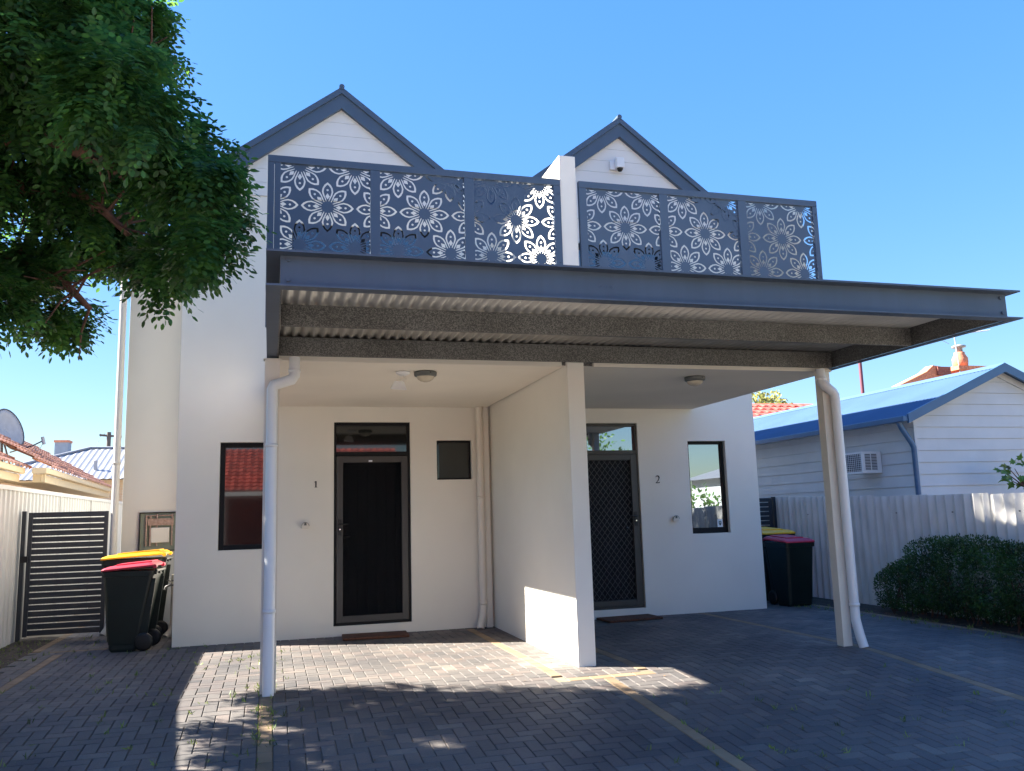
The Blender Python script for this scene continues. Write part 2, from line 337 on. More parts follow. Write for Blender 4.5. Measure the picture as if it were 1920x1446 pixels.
# ================================================================== SETTING
ys = [-140, -60, -30, -14, -11, -10, -9, -8, -7, -6.5, -6, -5.5, -5, -4.5, -4, -3.6, -3.3, -3, -1, 2, 8, 30, 90, 200]
xs_ = [-140, -40, -12, -6, -3.1, 0, 4, 8.3, 12, 40, 140]
gm = MB(); gm.v = [(x, y, gz(x, y) - 0.035) for y in ys for x in xs_]
nx = len(xs_)
gm.f = [(j * nx + i, j * nx + i + 1, (j + 1) * nx + i + 1, (j + 1) * nx + i) for j in range(len(ys) - 1) for i in range(nx - 1)]; gm.sm = [False] * len(gm.f)
structure(gm.build('ground', M['dryground']))
for a_, b_, nm_ in ((-3.09, -2.6, 'left_garden_bed'), (7.4, 8.14, 'right_garden_bed')):
    bb_ = MB(); yb_ = [-9, -6.5, -5.5, -4.5, -3.6, -3, 1.9]; bb_.v = [(x, y, gz(x, y) - .028 + .022 * (k_ == 1) + random.uniform(0, .01)) for y in yb_ for k_, x in enumerate((a_, (a_ + b_) / 2, b_))]
    bb_.f = [(j * 3 + i, j * 3 + i + 1, (j + 1) * 3 + i + 1, (j + 1) * 3 + i) for j in range(len(yb_) - 1) for i in range(2)]; bb_.sm = [False] * len(bb_.f); structure(bb_.build('garden_bed', M['soil']))
# joint sand bed
sb = MB(); yb = [-10.4, -9, -8, -7, -6.5, -6, -5.5, -5, -4.5, -4, -3.6, -3.3, -3, -1, 1.5, 6]; xb = [-2.6, 0, 3, 7.4]
sb.v = [(x, y, gz(x, y) - 0.013) for y in yb for x in xb]; nx = 4
sb.f = [(j * nx + i, j * nx + i + 1, (j + 1) * nx + i + 1, (j + 1) * nx + i) for j in range(len(yb) - 1) for i in range(nx - 1)]; sb.sm = [False] * len(sb.f)
structure(sb.build('joint_sand', M['sand']))

structure(MB().box(-30, 40, -19.8, -10.45, -.60, -.44).build('bounce_street', M['concrete']))  # pale sheet added behind the camera to bounce sunlight onto the walls
W = 0.1
def is_tan(ix, iy):
    x, y = (ix + .5) * W, (iy + .5) * W
    if ix == -1 and y < 0: return 'v'                       # line at the left post
    if ix == 23 and -3.5 < y < -0.1: return 'v'
    if ix == 31 and -3.5 < y < 0: return 'v'
    if iy == -36 and 2.3 < x < 3.2: return 'h'
    if ix == 27 and y < -3.6: return 'v'
    if ix == 55 and y < -0.0: return 'v'
    if ix == -23 and y < 0.0: return 'v'
    if iy == 2 and -2.4 < x < -1.7: return 'h'
    if ix == -26 and 0.3 < y < 3: return 'v'
    if ix == 73 + (0 if y > -1 else (0)) and y < 0.4: return 'v'
    return None
def in_paving(ix, iy):
    x, y = (ix + .5) * W, (iy + .5) * W
    if y > 0:
        if x > -1.09 and x < 6.57: return False
        if x < -1.09 and y > 1.74 and x > -1.95: return False
        if y > 5: return False
    if x < -2.6 + (0.0): return False
    return x < 7.4
PV = {'paver': [[], [], 0], 'tan': [[], [], 0]}
def add_paver(kind, x0, x1, y0, y1):
    V, Fs, _ = PV[kind]; g = 0.0026; c = 0.004
    x0 += g; x1 -= g; y0 += g; y1 -= g
    dz = random.uniform(-.0009, .0009); t1 = random.uniform(-.005, .005); t2 = random.uniform(-.005, .005)
    cx, cy = (x0 + x1) / 2, (y0 + y1) / 2; a = random.uniform(-.008, .008)
    b = len(V)
    for (e, z) in ((c, 0.0), (0, -c), (0, -0.03)):
        for px, py in ((x0 + e, y0 + e), (x1 - e, y0 + e), (x1 - e, y1 - e), (x0 + e, y1 - e)):
            dx, dy = px - cx, py - cy; qx, qy = cx + dx - a * dy, cy + dy + a * dx
            V.append((qx, qy, gz(qx, qy) + dz + z + t1 * dx + t2 * dy))
    Fs.append((b, b + 1, b + 2, b + 3))
    for k in (0, 4):
        for i in range(4):
            j = (i + 1) % 4; Fs.append((b + k + j, b + k + i, b + k + 4 + i, b + k + 4 + j))
ok = lambda ix, iy: in_paving(ix, iy) and not is_tan(ix, iy)
for iy in range(-104, 52):
    for ix in range(-26, 75):
        d = (ix - iy) % 4
        if d == 0:
            a, b = ok(ix, iy), ok(ix + 1, iy)
            if a and b: add_paver('paver', ix * W, ix * W + 2 * W, iy * W, iy * W + W)
            elif a: add_paver('paver', ix * W, ix * W + W, iy * W, iy * W + W)
            elif b: add_paver('paver', ix * W + W, ix * W + 2 * W, iy * W, iy * W + W)
        elif d == 3:
            a, b = ok(ix, iy), ok(ix, iy + 1)
            if a and b: add_paver('paver', ix * W, ix * W + W, iy * W, iy * W + 2 * W)
            elif a: add_paver('paver', ix * W, ix * W + W, iy * W, iy * W + W)
            elif b: add_paver('paver', ix * W, ix * W + W, iy * W + W, iy * W + 2 * W)
        t = is_tan(ix, iy)
        if t == 'v' and in_paving(ix, iy) and iy % 2 == 0:
            add_paver('tan', ix * W, ix * W + W, iy * W, iy * W + 2 * W)
        if t == 'h' and in_paving(ix, iy) and ix % 2 == 0:
            add_paver('tan', ix * W, ix * W + 2 * W, iy * W, iy * W + W)
structure(np_mesh('paving', PV['paver'][0], PV['paver'][1], M['paver']))
structure(np_mesh('paving_border', PV['tan'][0], PV['tan'][1], M['tanpaver']))

# ================================================================== HOUSE
XL, XR, XP, XQ = -1.088, 6.566, 2.648, 2.818
L1 = -3.1416; ZS = 2.758; SL = 0.7598
GA = [(0.785, 6.955, XL, XP + 0.09), (4.69, 6.955, XP + 0.09, XR)]
house = thing('duplex_house', 'two-storey cream rendered duplex house with twin slate grey gables', 'house', (2.7, 0, 0))
win = dict(w1=(-0.618, -0.045, 1.056, 2.322), d1=(0.706, 1.648, 0.116, 2.566), ws=(1.985, 2.44, 1.836, 2.336), d2=(3.816, 4.758, 0.111, 2.561), w2=(5.507, 6.086, 1.046, 2.314),
           b1=(0.18, 1.97, 3.05, 5.10), b2=(3.4, 5.3, 3.05, 5.08))
wb = MB()
ZE = 5.42
wall_face(wb, XL, XR, -0.3, ZE, 0.0, list(win.values()), 0.09)
wb.add([(XL, 0, -0.3), (XL, 0, ZE), (XL, 8.5, ZE), (XL, 8.5, -0.3)], [(0, 1, 2, 3)])
wb.add([(XR, 0, -0.3), (XR, 0, ZE), (XR, 8.5, ZE), (XR, 8.5, -0.3)], [(3, 2, 1, 0)])
wb.add([(XL, 8.5, -0.3), (XR, 8.5, -0.3), (XR, 8.5, ZE), (XL, 8.5, ZE)], [(3, 2, 1, 0)])
ho = wb.build('wall', M['wall'], house)
# side wing set back on the left
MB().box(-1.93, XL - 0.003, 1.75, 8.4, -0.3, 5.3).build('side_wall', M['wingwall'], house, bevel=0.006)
# party wall, fin above the balcony
MB().prism([(XP, L1), (XQ, L1), (XQ, -0.002), (XP + 0.03, -0.002)], -0.3, 4.86, 'z').build('party_wall', M['wall'], house, bevel=0.006)
# balcony slab (left and right of the party wall)
for a, b in ((-0.085, XP - 0.002), (XQ + 0.002, 5.609)):
    MB().box(a, b, L1 + 0.05, -0.003, ZS, 3.03).build('balcony_slab', M['ceiling'], house, bevel=0.004)
    MB().box(a + .02, b - .02, L1 + 0.06, -0.004, 3.0325, 3.045).build('balcony_floor', M['floortile'], house)
    MB().box(a + 0.1, b - 0.05, L1 + 0.0, L1 + 0.047, ZS - 0.012, ZS + 0.03).build('soffit_trim', M['cream'], house)
# guessed cream board behind the right balcony's last screen panel
tag(MB().box(4.83, 5.55, -2.90, -2.87, 3.05, 4.64).build('privacy_board', M['boardwhite'], bevel=0.004, org=(5.2, -2.88, 3.05)), 'cream board standing on the right balcony behind its last screen panel', 'privacy board')
# gable boards
def rake_z(g, x): return g[1] - SL * abs(x - g[0])
for gi, g in enumerate(GA):
    gb = MB(); z = 5.424; h = 0.178; dzr = 0.10
    apex = g[1] - dzr
    while z < apex - 0.02:
        z1 = min(z + h - 0.0035, apex)
        def half(zz): return (apex - zz) / SL
        xa0, xa1 = max(g[2] + .002, g[0] - half(z)), max(g[2] + .002, g[0] - half(z1)); xb0, xb1 = min(g[3] - .002, g[0] + half(z)), min(g[3] - .002, g[0] + half(z1))
        poly = [(xa0, z), (xb0, z), (xb1, z1), (xa1, z1)] if z1 < apex - 1e-4 else [(xa0, z), (xb0, z), (g[0], z1)]
        gb.prism(poly, -0.012, 0.03)
        z += h
    bp = gb.build('gable_cladding', M['board'], house)
    bk = MB(); hh = (apex - 5.3) / SL
    xa, xb2 = max(g[2], g[0] - hh), min(g[3], g[0] + hh)
    pz = lambda x: apex - SL * abs(x - g[0])
    bk.prism([(xa, 5.3), (xb2, 5.3), (xb2, pz(xb2)), (g[0], apex), (xa, pz(xa))], 0.031, 0.09)
    bk.build('gable_backing', M['board'], house)
    # roof planes
    for sgn in (-1, 1):
        xe = g[0] + sgn * (abs((g[3] if sgn > 0 else g[2]) - g[0]) + (0.22 if (gi, sgn) in ((0, -1), (1, 1)) else -0.004))
        ze = rake_z(g, xe)
        n = Vector((sgn * SL, 0, 1)).normalized()
        rf = MB()
        a = Vector((g[0], -0.05, g[1] - .03)); b = Vector((xe, -0.05, ze - .03)); k = Vector((0, 8.7, 0)); t = Vector((0, 0, -0.05))
        rf.add([a, b, b + k, a + k, a + t, b + t, b + k + t, a + k + t], [(0, 1, 2, 3), (7, 6, 5, 4), (0, 4, 5, 1), (1, 5, 6, 2), (2, 6, 7, 3)])
        ro = rf.build('roof', M['slate'], house)
        # barge board + capping
        def strip(y0, y1, zt, zb, nm):
            q = MB(); q.add([(g[0], y0, g[1] + zt), (xe, y0, ze + zt), (xe, y0, ze + zb), (g[0], y0, g[1] + zb),
                             (g[0], y1, g[1] + zt), (xe, y1, ze + zt), (xe, y1, ze + zb), (g[0], y1, g[1] + zb)],
                            [(0, 1, 2, 3), (7, 6, 5, 4), (0, 4, 5, 1), (3, 2, 6, 7), (1, 5, 6, 2)])
            if sgn > 0: q.f = [tuple(reversed(f)) for f in q.f]
            return q.build(nm, M['slate'], house)
        strip(-0.075, -0.013, -0.085, -0.285, 'barge_board')
        strip(-0.10, 0.06, 0.0, -0.088, 'barge_capping')
    MB().tube([(g[0], -0.11, g[1] + 0.0), (g[0], 8.6, g[1] + 0.0)], 0.035, 10).build('ridge_cap', M['slate'], house)
MB().box(2.36, 3.26, 0.07, 1.6, 5.43, 5.985).build('valley_box', M['slate'], house, bevel=0.01)

# windows and doors: part > sub-parts
def frame_mb(x0, x1, z0, z1, y0, y1, t, tb=None):
    f = MB(); tb = t if tb is None else tb
    f.box(x0, x0 + t, y0, y1, z0, z1); f.box(x1 - t, x1, y0, y1, z0, z1)
    f.box(x0 + t, x1 - t, y0 + .001, y1, z1 - t, z1); f.box(x0 + t, x1 - t, y0 + .001, y1, z0, z0 + tb); return f
def window(k, t=0.045, pane='glass', label=None, tb=None):
    x0, x1, z0, z1 = win[k]; e = 0.002
    w = frame_mb(x0 + e, x1 - e, z0 + e, z1 - e, 0.062, 0.12, t, tb).build('window', M['darkframe'], house, bevel=0.003)
    MB().box(x0 + t, x1 - t, 0.095, 0.10, z0 + (tb or t), z1 - t).build('pane', M[pane], w)
    if label: w['label'] = label
    return w
window('w1', 0.055, 'glass1', label='tall black framed window beside the left post'); w2 = window('w2', 0.04, tb=0.075, label='tall narrow window with a sticker in its lower corner')
ws = window('ws', 0.02, 'glass2', label='small dark square window high beside the corner pipe')
MB().box(5.94, 6.02, 0.090, 0.094, 1.125, 1.23).build('sticker', M['sticker'], w2)
sh = MB(); sh.prism([(5.962, 1.205), (5.998, 1.205), (6.0, 1.18), (5.992, 1.155), (5.98, 1.143), (5.968, 1.155), (5.96, 1.18)], 0.088, 0.0895)
sh.build('shield_emblem', M['shield'], w2)
MB().prism([(5.972, 1.195), (5.988, 1.195), (5.985, 1.182), (5.975, 1.17)], 0.0865, 0.0878).build('shield_mark', M['sticker'], w2)
for k in ('b1', 'b2'):
    x0, x1, z0, z1 = win[k]
    w = frame_mb(x0 + .002, x1 - .002, z0, z1 - .002, 0.03, 0.09, 0.06).build('sliding_door', M['darkframe'], house)
    MB().box((x0 + x1) / 2 - .03, (x0 + x1) / 2 + .03, 0.035, 0.085, z0 + .06, z1 - .062).build('frame', M['darkframe'], w)
    MB().box(x0 + .06, x1 - .06, 0.088, 0.092, z0 + .06, z1 - .06).build('pane', M['glassb'], w)

def door(k, grille):
    x0, x1, z0, z1 = win[k]; zt = z0 + 2.062
    d = MB(); e = .002
    d.box(x0 + e, x0 + .03, 0.03, 0.12, z0, z1 - e); d.box(x1 - .03, x1 - e, 0.03, 0.12, z0, z1 - e)
    d.box(x0 + .03, x1 - .03, 0.031, 0.12, z1 - .04, z1 - e); d.box(x0 + .03, x1 - .03, 0.031, 0.12, zt - .03, zt + .022); d.box(x0 + .03, x1 - .03, 0.031, 0.12, z0, z0 + .03)
    D = d.build('door', M['darkframe'] if not grille else M['doorframe'], house, bevel=0.003)
    D['label'] = 'left front door with plain dark fly screen and window above' if not grille else 'right front door with diamond security grille and window above'
    MB().box(x0 + .03, x1 - .03, 0.08, 0.086, zt + .022, z1 - .04).build('transom_pane', M['glass2'] if not grille else M['glass'], D)
    # inner timber door with vertical grooves
    v = MB(); n = 7; w = (x1 - x0 - .12) / n
    for i in range(n): v.box(x0 + .06 + i * w + .003, x0 + .06 + (i + 1) * w - .003, 0.10, 0.115, z0 + .03, zt - .03)
    v.box(x0 + .05, x1 - .05, 0.115, 0.13, z0 + .02, zt - .02)
    v.build('inner_door', M['door'], D)
    # security screen leaf
    t = 0.078
    frame_mb(x0 + .034, x1 - .034, z0 + .034, zt - .034, 0.018, 0.05, t).build('screen_frame', M['doorframe'], D, bevel=0.003)
    if grille:
        g = MB(); px, pz = 0.077, 0.098
        xa, xb, za, zb = x0 + .034 + t, x1 - .034 - t, z0 + .034 + t, zt - .034 - t
        H = zb - za; Wd = xb - xa; s = pz / px; th = .0028
        # two families of slanting bars
        for fam in (1, -1):
            c = -H / s
            k0 = int(c / px) - 2
            for q in range(k0, int(Wd / px) + int(H / s / px) + 3):
                xs0 = q * px if fam == 1 else q * px
                # line: x = xs0 + fam*t , z = s*t
                pts = []
                for tt in (0, H / s):
                    pts.append((xs0 + fam * tt, s * tt))
                (ax, az), (bx, bz) = pts
                # clip in x
                def at(x): return (x - ax) / (bx - ax)
                lo, hi = sorted((at(0), at(Wd))); lo = max(0, lo); hi = min(1, hi)
                if hi - lo < 0.01: continue
                p = Vector((xa + ax + (bx - ax) * lo, 0.034 + fam * .0025, za + az + (bz - az) * lo)); r = Vector((xa + ax + (bx - ax) * hi, 0.034 + fam * .0025, za + az + (bz - az) * hi))
                dd = (r - p); L = dd.length / 2; dd.normalize(); nn = Vector((-dd.z, 0, dd.x))
                g.obox((p + r) / 2, dd * L, Vector((0, .0022, 0)), nn * th)
        g.build('diamond_grille', M['grille'], D)
    else:
        MB().box(x0 + .11, x1 - .11, 0.034, 0.036, z0 + .11, zt - .11).build('fly_screen', M['mesh'], D)
        MB().box(1.13, 1.175, 0.014, 0.0175, zt - .105, zt - .085).build('maker_tag', M['sticker'], D)
    hx = x0 + .074 if not grille else x1 - .074; s = 1 if not grille else -1; hz = z0 + 1.17
    h = MB(); h.box(hx - .02, hx + .02, 0.006, 0.017, hz - .10, hz + .09)
    h.tube([(hx, 0.01, hz + .03), (hx, -0.03, hz + .03), (hx + s * .10, -0.032, hz + .03)], .008, 8)
    h.build('handle', M['black'], D, bevel=.002)
    MB().tube([(hx, 0.004, hz - .03), (hx, -0.004, hz - .03)], .010, 10).build('lock_cylinder', M['chrome'], D)
    h2 = MB(); hx2 = x0 + .115 if not grille else x1 - .115
    h2.tube([(hx2 + s * .01, 0.098, hz - .12), (hx2 + s * .01, 0.06, hz - .12), (hx2 + s * .085, 0.058, hz - .12)], .007, 8); h2.build('inner_handle', M['chrome'], D)
door('d1', False); door('d2', True)

# house numbers
def stroke(mb, pts, ws_, y0, y1):
    L_, R_ = [], []
    for i, (x, z) in enumerate(pts):
        a = pts[max(0, i - 1)]; b = pts[min(len(pts) - 1, i + 1)]; d = Vector((b[0] - a[0], b[1] - a[1])).normalized(); n = Vector((-d.y, d.x)) * ws_[i] / 2
        L_.append((x + n.x, z + n.y)); R_.append((x - n.x, z - n.y))
    for i in range(len(pts) - 1): mb.prism([L_[i], L_[i + 1], R_[i + 1], R_[i]], y0, y1)
n1 = MB(); cx, cz = 0.492, 1.808
stroke(n1, [(cx, cz + .036), (cx, cz - .036)], [.017, .017], -0.006, -0.001)
stroke(n1, [(cx - .021, cz + .021), (cx - .004, cz + .032)], [.004, .012], -0.0063, -0.0012)
stroke(n1, [(cx - .017, cz - .038), (cx + .017, cz - .038)], [.005, .005], -0.0066, -0.0014)
tag(n1.build('house_number', M['number'], org=(cx, 0, cz)), 'black numeral 1 on the cream wall beside the left front door', 'house number')
n2 = MB(); cx, cz = 5.022, 1.79; P2 = []; W2 = []
for i in range(15):
    a = math.radians(165 - i * 200 / 14); P2.append((cx - .001 + .025 * math.cos(a), cz + .026 + .024 * math.sin(a))); W2.append(.006 + .009 * math.sin(PI * i / 14 * .9) ** 2 + .004 * (i / 14))
P2 += [(cx + .012, cz - .006), (cx - .006, cz - .026), (cx - .026, cz - .043)]; W2 += [.012, .008, .006]
stroke(n2, P2, W2, -0.006, -0.001)
stroke(n2, [(cx - .028, cz - .043), (cx + .008, cz - .043), (cx + .026, cz - .041), (cx + .031, cz - .030)], [.010, .012, .010, .004], -0.0064, -0.0013)
tag(n2.build('house_number', M['number'], org=(cx, 0, cz)), 'black numeral 2 on the wall beside the right front door', 'house number')

# bulkhead wall lights
def wall_light(cx, cz, label):
    t = thing('wall_light', label, 'wall light', (cx, 0, cz), 'small shrouded wall lights')
    n = 12; prof = [(cx - .042, cz - .034), (cx + .042, cz - .034)] + [(cx + .042 * math.cos(a), cz - .005 + .042 * math.sin(a)) for a in [PI * i / n for i in range(n + 1)]]
    MB().prism(prof, -0.055, -0.002).build('housing', M['cream'], t, bevel=.004)
    MB().prism([(cx - .014, cz + .002), (cx + .014, cz + .002), (cx + .012, cz + .034), (cx - .012, cz + .034)], -0.062, -0.056).build('lens', M['lampbody'], t)
    rim = MB(); stroke(rim, [(cx + .043 * math.cos(a), cz - .005 + .043 * math.sin(a)) for a in [PI * i / n for i in range(n + 1)]], [.005] * (n + 1), -0.0575, -0.045); rim.build('hood', M['lampbody'], t)
wall_light(0.37, 1.315, 'small cream shrouded light low on the wall below numeral 1')
wall_light(5.245, 1.262, 'small grey shrouded light low on the wall below numeral 2')
# ceiling lights
def ceil_light(x, y, label):
    t = thing('ceiling_light', label, 'ceiling light', (x, y, ZS), 'round bulkhead ceiling lights')
    MB().lathe([(0.0, -.002), (.107, -.002), (.110, -.012), (.107, -.040), (.090, -.050), (.083, -.050)], (x, y, ZS), 32).build('ring', M['lampbody'], t)
    MB().lathe([(.087, -.048), (.075, -.072), (.050, -.090), (.021, -.099), (0.0, -.100)], (x, y, ZS), 32).build('diffuser', M['lampglass'], t)
    MB().tube([(x + .03, y - .105, ZS - .02), (x + .03, y - .109, ZS - .02)], .007, 8).build('screw', M['black'], t)
ceil_light(1.385, -2.62, 'round dome light on the left porch ceiling beside the sensor spotlight'); ceil_light(4.265, -2.62, 'round dome light on the right porch ceiling')
t = thing('sensor_spotlight', 'small pale adjustable spotlight hanging from the left porch ceiling', 'spotlight', (1.15, -2.60, ZS))
MB().lathe([(0, -.002), (.07, -.002), (.066, -.02), (.04, -.035), (0, -.037)], (1.17, -2.60, ZS), 20).build('mount', M['white'], t)
MB().tube([(1.17, -2.60, ZS - .035), (1.20, -2.60, ZS - .07), (1.13, -2.60, ZS - .075), (1.12, -2.61, ZS - .10)], .006, 8).build('arm', M['cream'], t)
hd = MB(); hd.add([(1.05, -2.65, ZS - .175), (1.20, -2.65, ZS - .185), (1.20, -2.57, ZS - .175), (1.05, -2.57, ZS - .165), (1.085, -2.635, ZS - .095), (1.175, -2.635, ZS - .10), (1.175, -2.585, ZS - .10), (1.085, -2.585, ZS - .095)],
                  [(3, 2, 1, 0), (4, 5, 6, 7), (0, 1, 5, 4), (1, 2, 6, 5), (2, 3, 7, 6), (3, 0, 4, 7)]); hd.build('head', M['white'], t, bevel=.006)
# gable security camera
t = thing('security_camera', 'small white dome security camera on the right gable boards', 'security camera', (4.65, -0.02, 6.25))
MB().box(4.53, 4.70, -0.05, -0.014, 6.17, 6.30).build('junction_box', M['white'], t, bevel=.008)
MB().box(4.60, 4.72, -0.13, -0.052, 6.18, 6.33).build('camera_body', M['white'], t, bevel=.012)
MB().lathe([(0, -.05), (.025, -.045), (.04, -.02), (.042, 0.0)], (4.66, -.095, 6.18), 18).build('lens_dome', M['black'], t)

# ================================================================== DOORMATS
def doormat(cx, cy, rz, label):
    o = MB().box(-.38, .38, -.20, .20, 0.0, 0.028).build('doormat', M['coir'], bevel=.008, org=(0, 0, 0)); o.location = (cx, cy, 0.004); o.rotation_euler.z = rz
    tag(o, label, 'doormat', 'coir doormats')
    return o
doormat(1.17, -0.27, math.radians(-3), 'brown coir doormat below the left front door'); doormat(4.42, -0.22, math.radians(4), 'brown coir doormat below the right front door')

# ================================================================== CANOPY
can = thing('carport_canopy', 'dark steel framed carport canopy with corrugated roof over the porch', 'carport canopy', (2.7, -4.3, 0))
YF = -5.477; ZB, ZT = 2.767, 2.995; CL, CR = -0.085, 5.603
MB().box(CL + .085, CR - .062, -5.39, -5.376, ZB + .006, ZT - .006).build('front_beam', M['beam'], can)
fl = MB()
fl.prism([(CL, YF), (CR, YF), (CR - .07, -5.378), (CL + .085, -5.378)], ZT - .014, ZT, 'z'); fl.prism([(CL, YF), (CR, YF), (CR - .07, -5.378), (CL + .085, -5.378)], ZB, ZB + .012, 'z')
fl.build('front_flange', M['beam'], can)
for s, xo, xi in ((-1, CL, CL + .085), (1, CR, CR - .062)):
    a, b = sorted((xi, xi - s * .012))
    MB().box(a, b, -5.375, -3.06, ZB + .012, ZT - .012).build('side_beam', M['galv'], can)
    f = MB()
    f.prism([(xo, YF + .001), (xi, -5.378), (xi, -3.06), (xo, -3.06)], ZT - .012, ZT - .001, 'z'); f.prism([(xo, YF + .001), (xi, -5.378), (xi, -3.06), (xo, -3.06)], ZB + .001, ZB + .011, 'z')
    f.build('side_flange', M['beam'], can)
for (x, z) in ((.047, 2.955), (.047, 2.828), (5.485, 2.95), (5.495, 2.83)):
    MB().tube([(x, -5.391, z), (x, -5.402, z)], .013, 6, smooth=False).build('bolt', M['beam'], can)
for y in (-4.36, -3.22):
    p = MB(); p.box(0.016, 5.52, y, y + .006, ZB + .008, 2.935); p.box(0.016, 5.52, y + .0065, y + .03, ZB + .008, ZB + .014); p.box(0.016, 5.52, y + .0065, y + .06, 2.929, 2.935)
    p.build('purlin', M['galv'], can)
    for x in (0.03, 5.46):
        b = MB(); b.box(x, x + .05, y - .010, y - .0008, ZB + .02, 2.925)
        for z in (2.81, 2.88): b.tube([(x + .025, y - .010, z), (x + .025, y - .022, z)], .013, 6, smooth=False)
        b.build('purlin_bracket', M['galv'], can)
def corrugated(u0, u1, v0, v1, amp, pitch, P, name, material, parent=None, samples=8, vn=1, solid=0.0015, org=None, shape='sin', smooth=True, jit=0.0):
    """P(u, v, h) -> point; waves run across u"""
    n = int((u1 - u0) / pitch * samples) + 1; us = np.linspace(u0, u1, n); ph = us / pitch * 2 * PI
    h = np.sin(ph) * amp
    if shape == 'cusp': h = (2 * np.abs(np.sin(ph / 2)) - 1) * amp
    if shape == 'trap': h = np.clip(np.sin(ph) * 2.2, -1, 1) * amp
    vs = np.linspace(v0, v1, vn + 1); V = []
    for v in vs:
        for u, hh in zip(us, h): V.append(P(u, v, hh))
    Fs = [(j * n + i, j * n + i + 1, (j + 1) * n + i + 1, (j + 1) * n + i) for j in range(vn) for i in range(n - 1)]
    o = np_mesh(name, V, Fs, material, parent, smooth, org)
    if solid: md = o.modifiers.new('s', 'SOLIDIFY'); md.thickness = solid
    return o
corrugated(0.01, 5.53, -5.374, -3.10, .0115, .080, lambda u, v, h: (u, v, 2.950 + h), 'roof_sheet', M['deck'], can, smooth=True, samples=14)
MB().box(0.0, 5.52, -3.099, -3.093, 2.70 + .06, 2.99).build('back_flashing', M['galv'], can)
# "one" stamped on the beam face, as thin raised paint
cu = bpy.data.curves.new('txt', 'FONT'); cu.body = 'one'; cu.size = 0.055; cu.extrude = 0.0008; cu.align_x = 'CENTER'; cu.space_character = 1.5
to = bpy.data.objects.new('txt', cu); COL.objects.link(to); dg = bpy.context.evaluated_depsgraph_get(); dg.update()
me = bpy.data.meshes.new_from_object(to.evaluated_get(dg)); bpy.data.objects.remove(to)
me.materials.clear(); me.materials.append(M['slate']); lo = bpy.data.objects.new('lettering', me); COL.objects.link(lo); lo.parent = can
lo.location = (2.142 - 2.7, -5.3915 + 4.3, 2.872); lo.rotation_euler = (PI / 2, 0, 0)
# posts
def post(x0, x1, label):
    o = MB(); y0, y1 = L1 - .05, L1 + .05; t = .006
    o.box(x0, x1, y0, y0 + t, gz(0, y0) - .01, ZS - .016); o.box(x0, x0 + t, y0 + t, y1, -.01, ZS - .016); o.box(x1 - t, x1, y0 + t, y1, -.01, ZS - .016)
    o.box(x0, x1, y1, y1 + t, -.01, ZS - .016)
    q = o.build('post', M['cream'], can, bevel=.002); q['label'] = label
    MB().box(x0 - .012, x1 + .012, y0 - .008, y1 + .014, ZS - .015, ZS - .0125 + .004).build('cap_plate', M['cream'], q)
post(-0.10, 0.025, 'cream steel post at the left end of the canopy'); post(5.40, 5.50, 'cream steel post at the right end of the canopy')

# ================================================================== BALUSTRADES
def flower_field(X, Z, cx0, cz0):
    f = np.full(X.shape, -1.0)
    pu = [.045, .05, .08, .11, .144, .18, .21, .235, .25]; pw = [-.01, .013, .026, .041, .0505, .044, .0285, 0, -.02]
    qu = [.045, .05, .08, .11, .144, .175, .20, .212, .25]; qw = [-.004, .0065, .015, .028, .036, .030, .013, 0, -.03]
    for r in range(-4, 5):
        for c in range(-3, 4):
            fx = cx0 + (c + (0.5 if r % 2 else 0)) * .488; fz = cz0 + r * .367
            dx, dz = X - fx, Z - fz; R = np.hypot(dx, dz)
            if not (R < .26).any(): continue
            th = np.arctan2(dz, dx); k = np.round(th / (PI / 4)); a = th - k * PI / 4
            u = R * np.cos(a); v = np.abs(R * np.sin(a))
            band = np.minimum(np.interp(u, pu, pw) - v, v - np.interp(u, qu, qw))
            band = np.where((u > .045) & (u < .25), band, -1); band = np.minimum(band, u - .052)
            dot = .0105 - np.hypot(u - .160, v)
            dia = .014 * (1 - ((np.abs(u - .101) / .032) ** .95 + (v / .020) ** .95))
            g = np.maximum(band, np.maximum(dot, dia)); f = np.where(R < .26, np.maximum(f, g), f)
    return f
